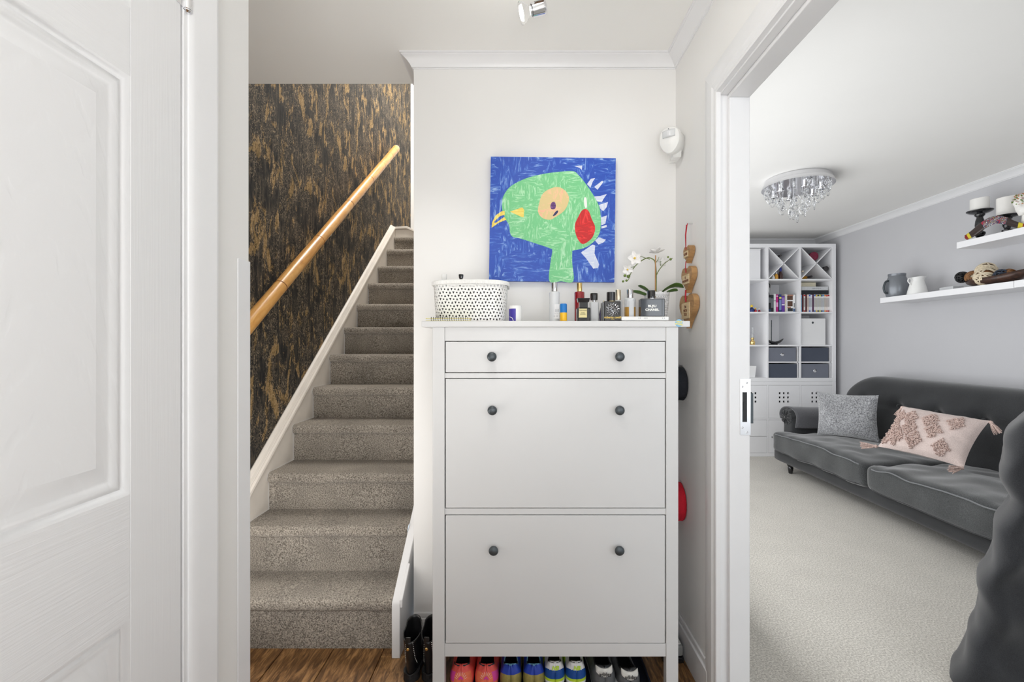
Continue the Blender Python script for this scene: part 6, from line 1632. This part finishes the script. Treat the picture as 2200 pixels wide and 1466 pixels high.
# ================================================================== SOFA
SX0 = 2.36
sf = thing('sofa', 'long charcoal two-seat sofa with buttoned back along the lounge wall', 'sofa', (2.9, 3.1, 0))
sy0, sy1 = 1.84, 4.36
m = MB(); m.rbox((2.82, (sy0 + sy1) / 2, 0.150), (0.42, (sy1 - sy0) / 2 - 0.02, 0.060), 0.03, (12, 40, 6)); m.build('base', 'sofa', sf)
def nz(q, s_, a): return Vector((noise.noise(q * s_), noise.noise(q * s_ + Vector((7, 3, 1))), noise.noise(q * s_ + Vector((2, 9, 5))))) * a
def seat(y0, y1, far):
    cy_ = (y0 + y1) / 2
    def fn(q):
        u = (q.y - cy_) / ((y1 - y0) / 2); w_ = (q.x - 2.76) / 0.40
        if q.z > 0.27: q = q + Vector((0, 0, 0.040 * (1 - u * u) * (1 - 0.35 * w_ * w_) + 0.010 * noise.noise(Vector((q.x * 3.2, q.y * 2.6, 0))) + 0.012 * noise.noise(Vector((q.x * 9 + q.y * 3, q.y * 7, 3)))))
        q = q + nz(q, 5, 0.010)
        if far and q.x > 2.50: q.y = min(q.y, 4.125)
        if not far and q.x > 2.50: q.y = max(q.y, 2.075)
        return q
    m = MB(); m.rbox((2.76, cy_, 0.275), (0.40, (y1 - y0) / 2, 0.088), 0.040, (36, 50, 14), fn)
    c_ = m.build('seat_cushion', 'seat', sf, ang=80)
    path = []; r_ = 0.07; x0_, zp = SX0 + 0.012, 0.337
    path = [(2.50, y0 + 0.006)] + [(x0_ + r_ - r_ * math.sin(PI / 2 * k / 6), y0 + 0.006 + r_ - r_ * math.cos(PI / 2 * k / 6)) for k in range(7)]
    ys_ = [y0 + r_ + 0.01 + (y1 - y0 - 2 * r_ - 0.02) * k / 40 for k in range(41)]
    path += [(x0_ - 0.004, y) for y in ys_]
    path += [(x0_ + r_ - r_ * math.cos(PI / 2 * k / 6), y1 - 0.006 - r_ + r_ * math.sin(PI / 2 * k / 6)) for k in range(7)] + [(2.50, y1 - 0.006)]
    P3 = []
    for (a, b_) in path:
        q = fn(Vector((a - 0.009, b_, 0.340))); q.y = max(y0 - 0.003, min(y1 + 0.003, q.y)); P3.append(q)
    MB().tube(P3, 0.0045, 6).build('piping', 'piping', c_)
    P3b = [fn(Vector((a - 0.009, b_, 0.205))) for (a, b_) in path]
    MB().tube(P3b, 0.004, 6).build('piping', 'sofa', c_)
seat(3.135, 4.295, True); seat(1.965, 3.125, False)
# back
def backf(q):
    yy, zz_ = q.y, q.z; t_ = (zz_ - 0.30) / 0.60
    ed = min(yy - sy0, sy1 + 0.0 - yy); R_ = 0.34
    lim = 0.90 - (R_ - math.sqrt(max(0, R_ * R_ - (R_ - ed) ** 2)) if ed < R_ else 0) * 0.75
    z_ = 0.30 + (min(lim, 0.92) - 0.30) * t_
    x_ = q.x + 0.14 * (t_ ** 1.3)
    if q.x < 3.1:
        x_ -= 0.03 * math.sin(PI * min(1, max(0, t_))) * (0.6 if zz_ < 0.68 else 1)
        for by in BT:
            d2 = ((yy - by) / 0.055) ** 2 + ((z_ - 0.685) / 0.05) ** 2; x_ += 0.038 * math.exp(-d2)
        x_ += 0.020 * math.exp(-((z_ - 0.683) / 0.020) ** 2)
        x_ += 0.006 * noise.noise(Vector((yy * 4, z_ * 6, 0)))
    return Vector((x_, yy, z_))
BT = [2.33, 2.67, 3.01, 3.35, 3.69, 4.03]
m = MB(); m.rbox((3.06, (sy0 + sy1) / 2, 0.60), (0.085, (sy1 - sy0) / 2 - 0.005, 0.30), 0.06, (8, 110, 34), backf)
bk2 = m.build('backrest', 'sofa', sf, ang=80)
for by in BT:
    MB().lathe([(0.0, 0.011), (0.009, 0.009), (0.0145, 0.002), (0.0145, -0.003), (0, -0.004)], (3.056, by, 0.685), (-0.96, 0, 0.2), 16).build('button', 'sofa', bk2)
# arms (far one seen, near one mirrored)
def arm(y0, y1, sgn):
    cy_ = (y0 + y1) / 2
    m = MB(); m.rbox((2.84, cy_, 0.335), (0.36, (y1 - y0) / 2 - 0.02, 0.19), 0.03, (14, 8, 10), lambda q: q + nz(q, 6, 0.006))
    a_ = m.build('arm', 'sofa', sf, ang=80)
    r_ = 0.078; zc_ = 0.505
    def rf(u, v):
        an = 2 * PI * u; x_ = 2.475 + 0.70 * v; rr = r_ * (1 if 0.02 < v < 0.98 else 0.86)
        f_ = 1 + (0.05 * math.cos(9 * an) * max(0, 1 - v * 5))
        return (x_, cy_ + sgn * 0.015 + 1.25 * rr * f_ * math.cos(an), zc_ + rr * f_ * math.sin(an))
    m = MB(); m.grid(rf, 54, 30, cu=True); m.cap(range(54)); m.cap(range(30 * 54, 31 * 54)); m.build('arm_roll', 'sofa', a_, ang=60)
    m = MB()
    for k in range(10):
        an = 2 * PI * k / 10
        m.tube([(2.472, cy_ + sgn * .015 + 0.02 * math.cos(an), zc_ + 0.016 * math.sin(an)), (2.468, cy_ + sgn * .015 + 0.055 * math.cos(an), zc_ + 0.042 * math.sin(an)), (2.480, cy_ + sgn * .015 + 0.090 * math.cos(an), zc_ + 0.070 * math.sin(an))], [0.004, 0.008, 0.005], 6)
    m.lathe([(0.014, 0), (0.012, 0.008), (0, 0.010)], (2.474, cy_ + sgn * .015, zc_), (-1, 0, 0), 14)
    m.build('arm_pleats', 'sofa', a_, ang=70)
arm(4.135, 4.345, 1); arm(1.86, 2.065, -1)
for (x_, y_) in ((2.47, 4.175), (3.15, 4.2), (2.47, 2.0), (3.15, 2.0)):
    MB().lathe([(0.014, 0), (0.018, 0.004), (0.024, 0.055), (0.020, 0.062), (0.030, 0.075), (0.032, 0.100)], (x_, y_, 0.0), (0, 0, 1), 20).build('leg', 'black', sf, ang=40)
tg = bx('care_tag', 'bluep', sf, 2.40, 2.26, 0.080, 2.402, 2.30, 0.105); tg['label'] = 'bright blue fabric tag under the front edge'
# throw on the far arm
def throwf(u, v):
    an = PI * (-0.22 + 1.32 * u); x_ = 2.49 + 0.46 * v + 0.012 * math.sin(6 * u); r1 = 0.096 + 0.004 * math.sin(5 * v + 3 * u)
    yy = 4.24 + 0.015 - 1.25 * r1 * math.cos(an - 0.0) if u < 2 else 0
    zz_ = 0.505 + r1 * math.sin(an)
    if an < 0: zz_ = 0.505 + r1 * math.sin(an) * 1.3; yy = 4.255 - 1.25 * r1 * (1 + 0.10 * an * an)
    return (x_, yy, zz_)
m = MB(); m.grid(throwf, 24, 20); tag(m.build('throw_blanket', 'throw', solid=0.008, ang=80), 'folded dark grey fleece draped over the far sofa arm', 'throw')
# cushions --------------------------------------------------------------
def pillow(name, label, c_, ux, uy, W_, H_, T, mat, n_=32, wr=0.004):
    ux = Vector(ux).normalized(); uy = Vector(uy); uy = (uy - ux * uy.dot(ux)).normalized(); nn = ux.cross(uy)
    t = thing(name, label, 'cushion', c_)
    def pt(a, b_, s_):
        th_ = T / 2 * max(0, (1 - abs(a) ** 2.6) * (1 - abs(b_) ** 2.6)) ** 0.55
        aa = a * (1 - 0.07 * (1 - b_ * b_)); bb = b_ * (1 - 0.08 * (1 - a * a))
        q = Vector(c_) + ux * aa * W_ / 2 + uy * bb * H_ / 2 + nn * s_ * th_
        return q + nn * wr * s_ * (noise.noise(q * 16) + 0.6 * noise.noise(q * 40)) * (1 if th_ > 0.01 else 0)
    m = MB()
    for s_ in (-1, 1): m.grid(lambda u, v, s_=s_: pt(2 * u - 1, 2 * v - 1, s_), n_, n_)
    b_ = m.build('cover', mat, t, ang=80)
    return t, b_, pt, ux, uy, nn
gc = P(1820, 901, 4.00 * 0 + 3.90)
# grey pillow: corners (1757,845)(1890,853)(1884,946)(1752,930) leaning against the backrest
gl_, gr_ = P(1757, 888, 3.98), P(1886, 900, 3.62)
g_c = (gl_ + gr_) / 2 + Vector((0.0, 0, 0))
t, b_, pt, *_ = pillow('plush_pillow', 'silver grey plush square pillow by the far sofa arm', g_c, gr_ - gl_, (0.02, 0.02, 1.0), (gr_ - gl_).length * 1.04, 0.375, 0.15, 'pillow', 36, 0.006)
# blush pillow with tufted lozenges and tassels
c_tl, c_tr, c_br, c_bl = P(1930, 873, 3.20), P(2116, 905, 2.80), P(2082, 1006, 2.66), P(1895, 960, 3.08)
cc = (c_tl + c_tr + c_br + c_bl) / 4; ux_ = ((c_tr + c_br) - (c_tl + c_bl)) / 2; uy_ = ((c_tl + c_tr) - (c_bl + c_br)) / 2
t, b_, pt, ux, uy, nn = pillow('tasselled_pillow', 'blush oblong pillow with tufted lozenges and corner tassels on the sofa', cc, ux_, uy_, ux_.length, uy_.length * 1.04, 0.15, 'pink', 36, 0.004)
sgn = 1 if (nn.dot(Vector((0, 0, CH)) - cc) > 0) else -1
sgn = 1 if nn.dot(Vector((0, 0, CH)) - cc) > 0 else -1
loz = [(-0.546, 0.362), (-0.03, 0.363), (0.549, 0.47), (-0.404, -0.154), (0.18, -0.09), (-0.62, -0.62), (-0.169, -0.60), (0.475, -0.66), (-0.88, 0.35), (-0.84, -0.18), (-0.93, -0.70)]
rg = random.Random(11)
for (a, b2) in loz:
    m = MB()
    for k in range(300):
        u_, v_ = rg.uniform(-1, 1), rg.uniform(-1, 1)
        if abs(u_) + abs(v_) > 1.02: continue
        aa, bb = a + u_ * 0.205, b2 + v_ * 0.36
        if abs(aa) > 0.95 or abs(bb) > 0.92: continue
        q = pt(aa, bb, sgn); dd = nn * sgn * 0.011 + ux * rg.uniform(-.007, .007) + uy * rg.uniform(-.009, .004)
        m.tube([q - nn * sgn * 0.002, q + dd * 0.6, q + dd + uy * -0.004], [0.0034, 0.0040, 0.0022], 5)
    m.build('tufted_lozenge', 'tuft', b_, ang=80, kind='stuff')
for (a, b2, dirv) in ((-1, 1, Vector((-0.02, 0.02, -0.07))), (1, 1, Vector((0.02, -0.035, -0.065))), (1, -1, Vector((-0.075, 0.0, -0.012))), (-1, -1, Vector((-0.075, 0.05, -0.004)))):
    q = Vector(cc) + ux * a * ux_.length / 2 * 0.99 + uy * b2 * uy_.length * 0.52 * 0.99
    d_ = dirv; dn = d_.normalized(); k1 = q + dn * 0.016
    m = MB(); m.lathe([(0.004, 0), (0.011, 0.006), (0.012, 0.014), (0.008, 0.020), (0.012, 0.026), (0, 0.03)], q, dn, 12)
    o1 = dn.orthogonal().normalized(); o2 = dn.cross(o1)
    for k in range(34):
        a_ = rg.uniform(0, 2 * PI); r_ = rg.uniform(0.2, 1)
        e_ = q + d_ * rg.uniform(0.92, 1.1) + (o1 * math.cos(a_) + o2 * math.sin(a_)) * 0.026 * r_
        if e_.z < 0.385 and False: e_.z = 0.385
        m.tube([k1 + (o1 * math.cos(a_) + o2 * math.sin(a_)) * 0.007 * r_, (k1 + e_) / 2 + (o1 * math.cos(a_) + o2 * math.sin(a_)) * 0.005, e_], [0.002, 0.0026, 0.002], 5)
    m.build('tassel', 'tuft', t, ang=80)

# ================================================================== NEAR ARMCHAIR
YA = 1.50
sil = [(0.075, 2050), (0.16, 2072), (0.20, 2090), (0.27, 2096), (0.34, 2098), (0.40, 2104), (0.47, 2118), (0.55, 2129), (0.62, 2148), (0.655, 2154), (0.69, 2148), (0.72, 2141), (0.76, 2136), (0.80, 2138), (0.84, 2146), (0.88, 2158), (0.92, 2174), (0.955, 2192), (0.985, 2212), (1.005, 2250), (1.01, 2300)]
def silx(z):
    zz_ = [(a, PX(b_, YA)) for a, b_ in sil]; return lerp_keys([(-0.1, PX(2020, YA)), (0.0, PX(2035, YA))] + zz_, z)
ac = thing('armchair', 'dark grey armchair in soft gathered fabric, closest to the doorway', 'armchair', (1.85, 1.75, 0))
def chairf(q):
    # left side follows the gathered silhouette, right side straight
    x0_, x1_ = 1.45, 2.30; u = (q.x - x0_) / (x1_ - x0_)
    q = Vector((q.x, q.y, max(0.02, q.z))); z = min(1.0, q.z); xl = silx(z)
    xl2 = xl * max(1.0, q.y / 1.5)
    x_ = xl2 + (x1_ - xl2) * u
    fr = (1 - u); f_ = 0.010 * math.sin(30 * (0.66 - z) * (1.2 - u) + 14 * u) * fr + 0.018 * noise.noise(Vector((u * 3.0, q.y * 3, z * 5))) + 0.012 * noise.noise(Vector((u * 5 + 2 * z, q.y * 2, z * 12 + 6 * u)))
    return Vector((x_ + f_ * 0.12 * fr + 0.018, q.y - f_ * (1.0 if q.y < 1.7 else 0.3), q.z))
m = MB(); m.rbox((1.875, 1.64, 0.455), (0.425, 0.14, 0.555), 0.11, (70, 14, 90), chairf)
M['chair'] = fibre('dark_grey_smooth_fabric', srgb(42, 43, 46), srgb(56, 57, 60), 400, 0.2, 0.001, 0.12, 0.85, 0.3)
m.build('back', 'chair', ac, ang=80)
m = MB(); m.rbox((2.13, 1.74, 0.28), (0.15, 0.10, 0.20), 0.05, (16, 10, 10), lambda q: q + nz(q, 5, 0.01)); m.build('seat_cushion', 'chair', ac, ang=80)
for (x_, y_) in ((1.75, 1.60), (2.2, 1.60), (2.04, 1.78), (2.22, 1.78)):
    MB().lathe([(0.016, 0), (0.024, 0.05)], (x_, y_, 0), (0, 0, 1), 14).build('leg', 'black', ac)
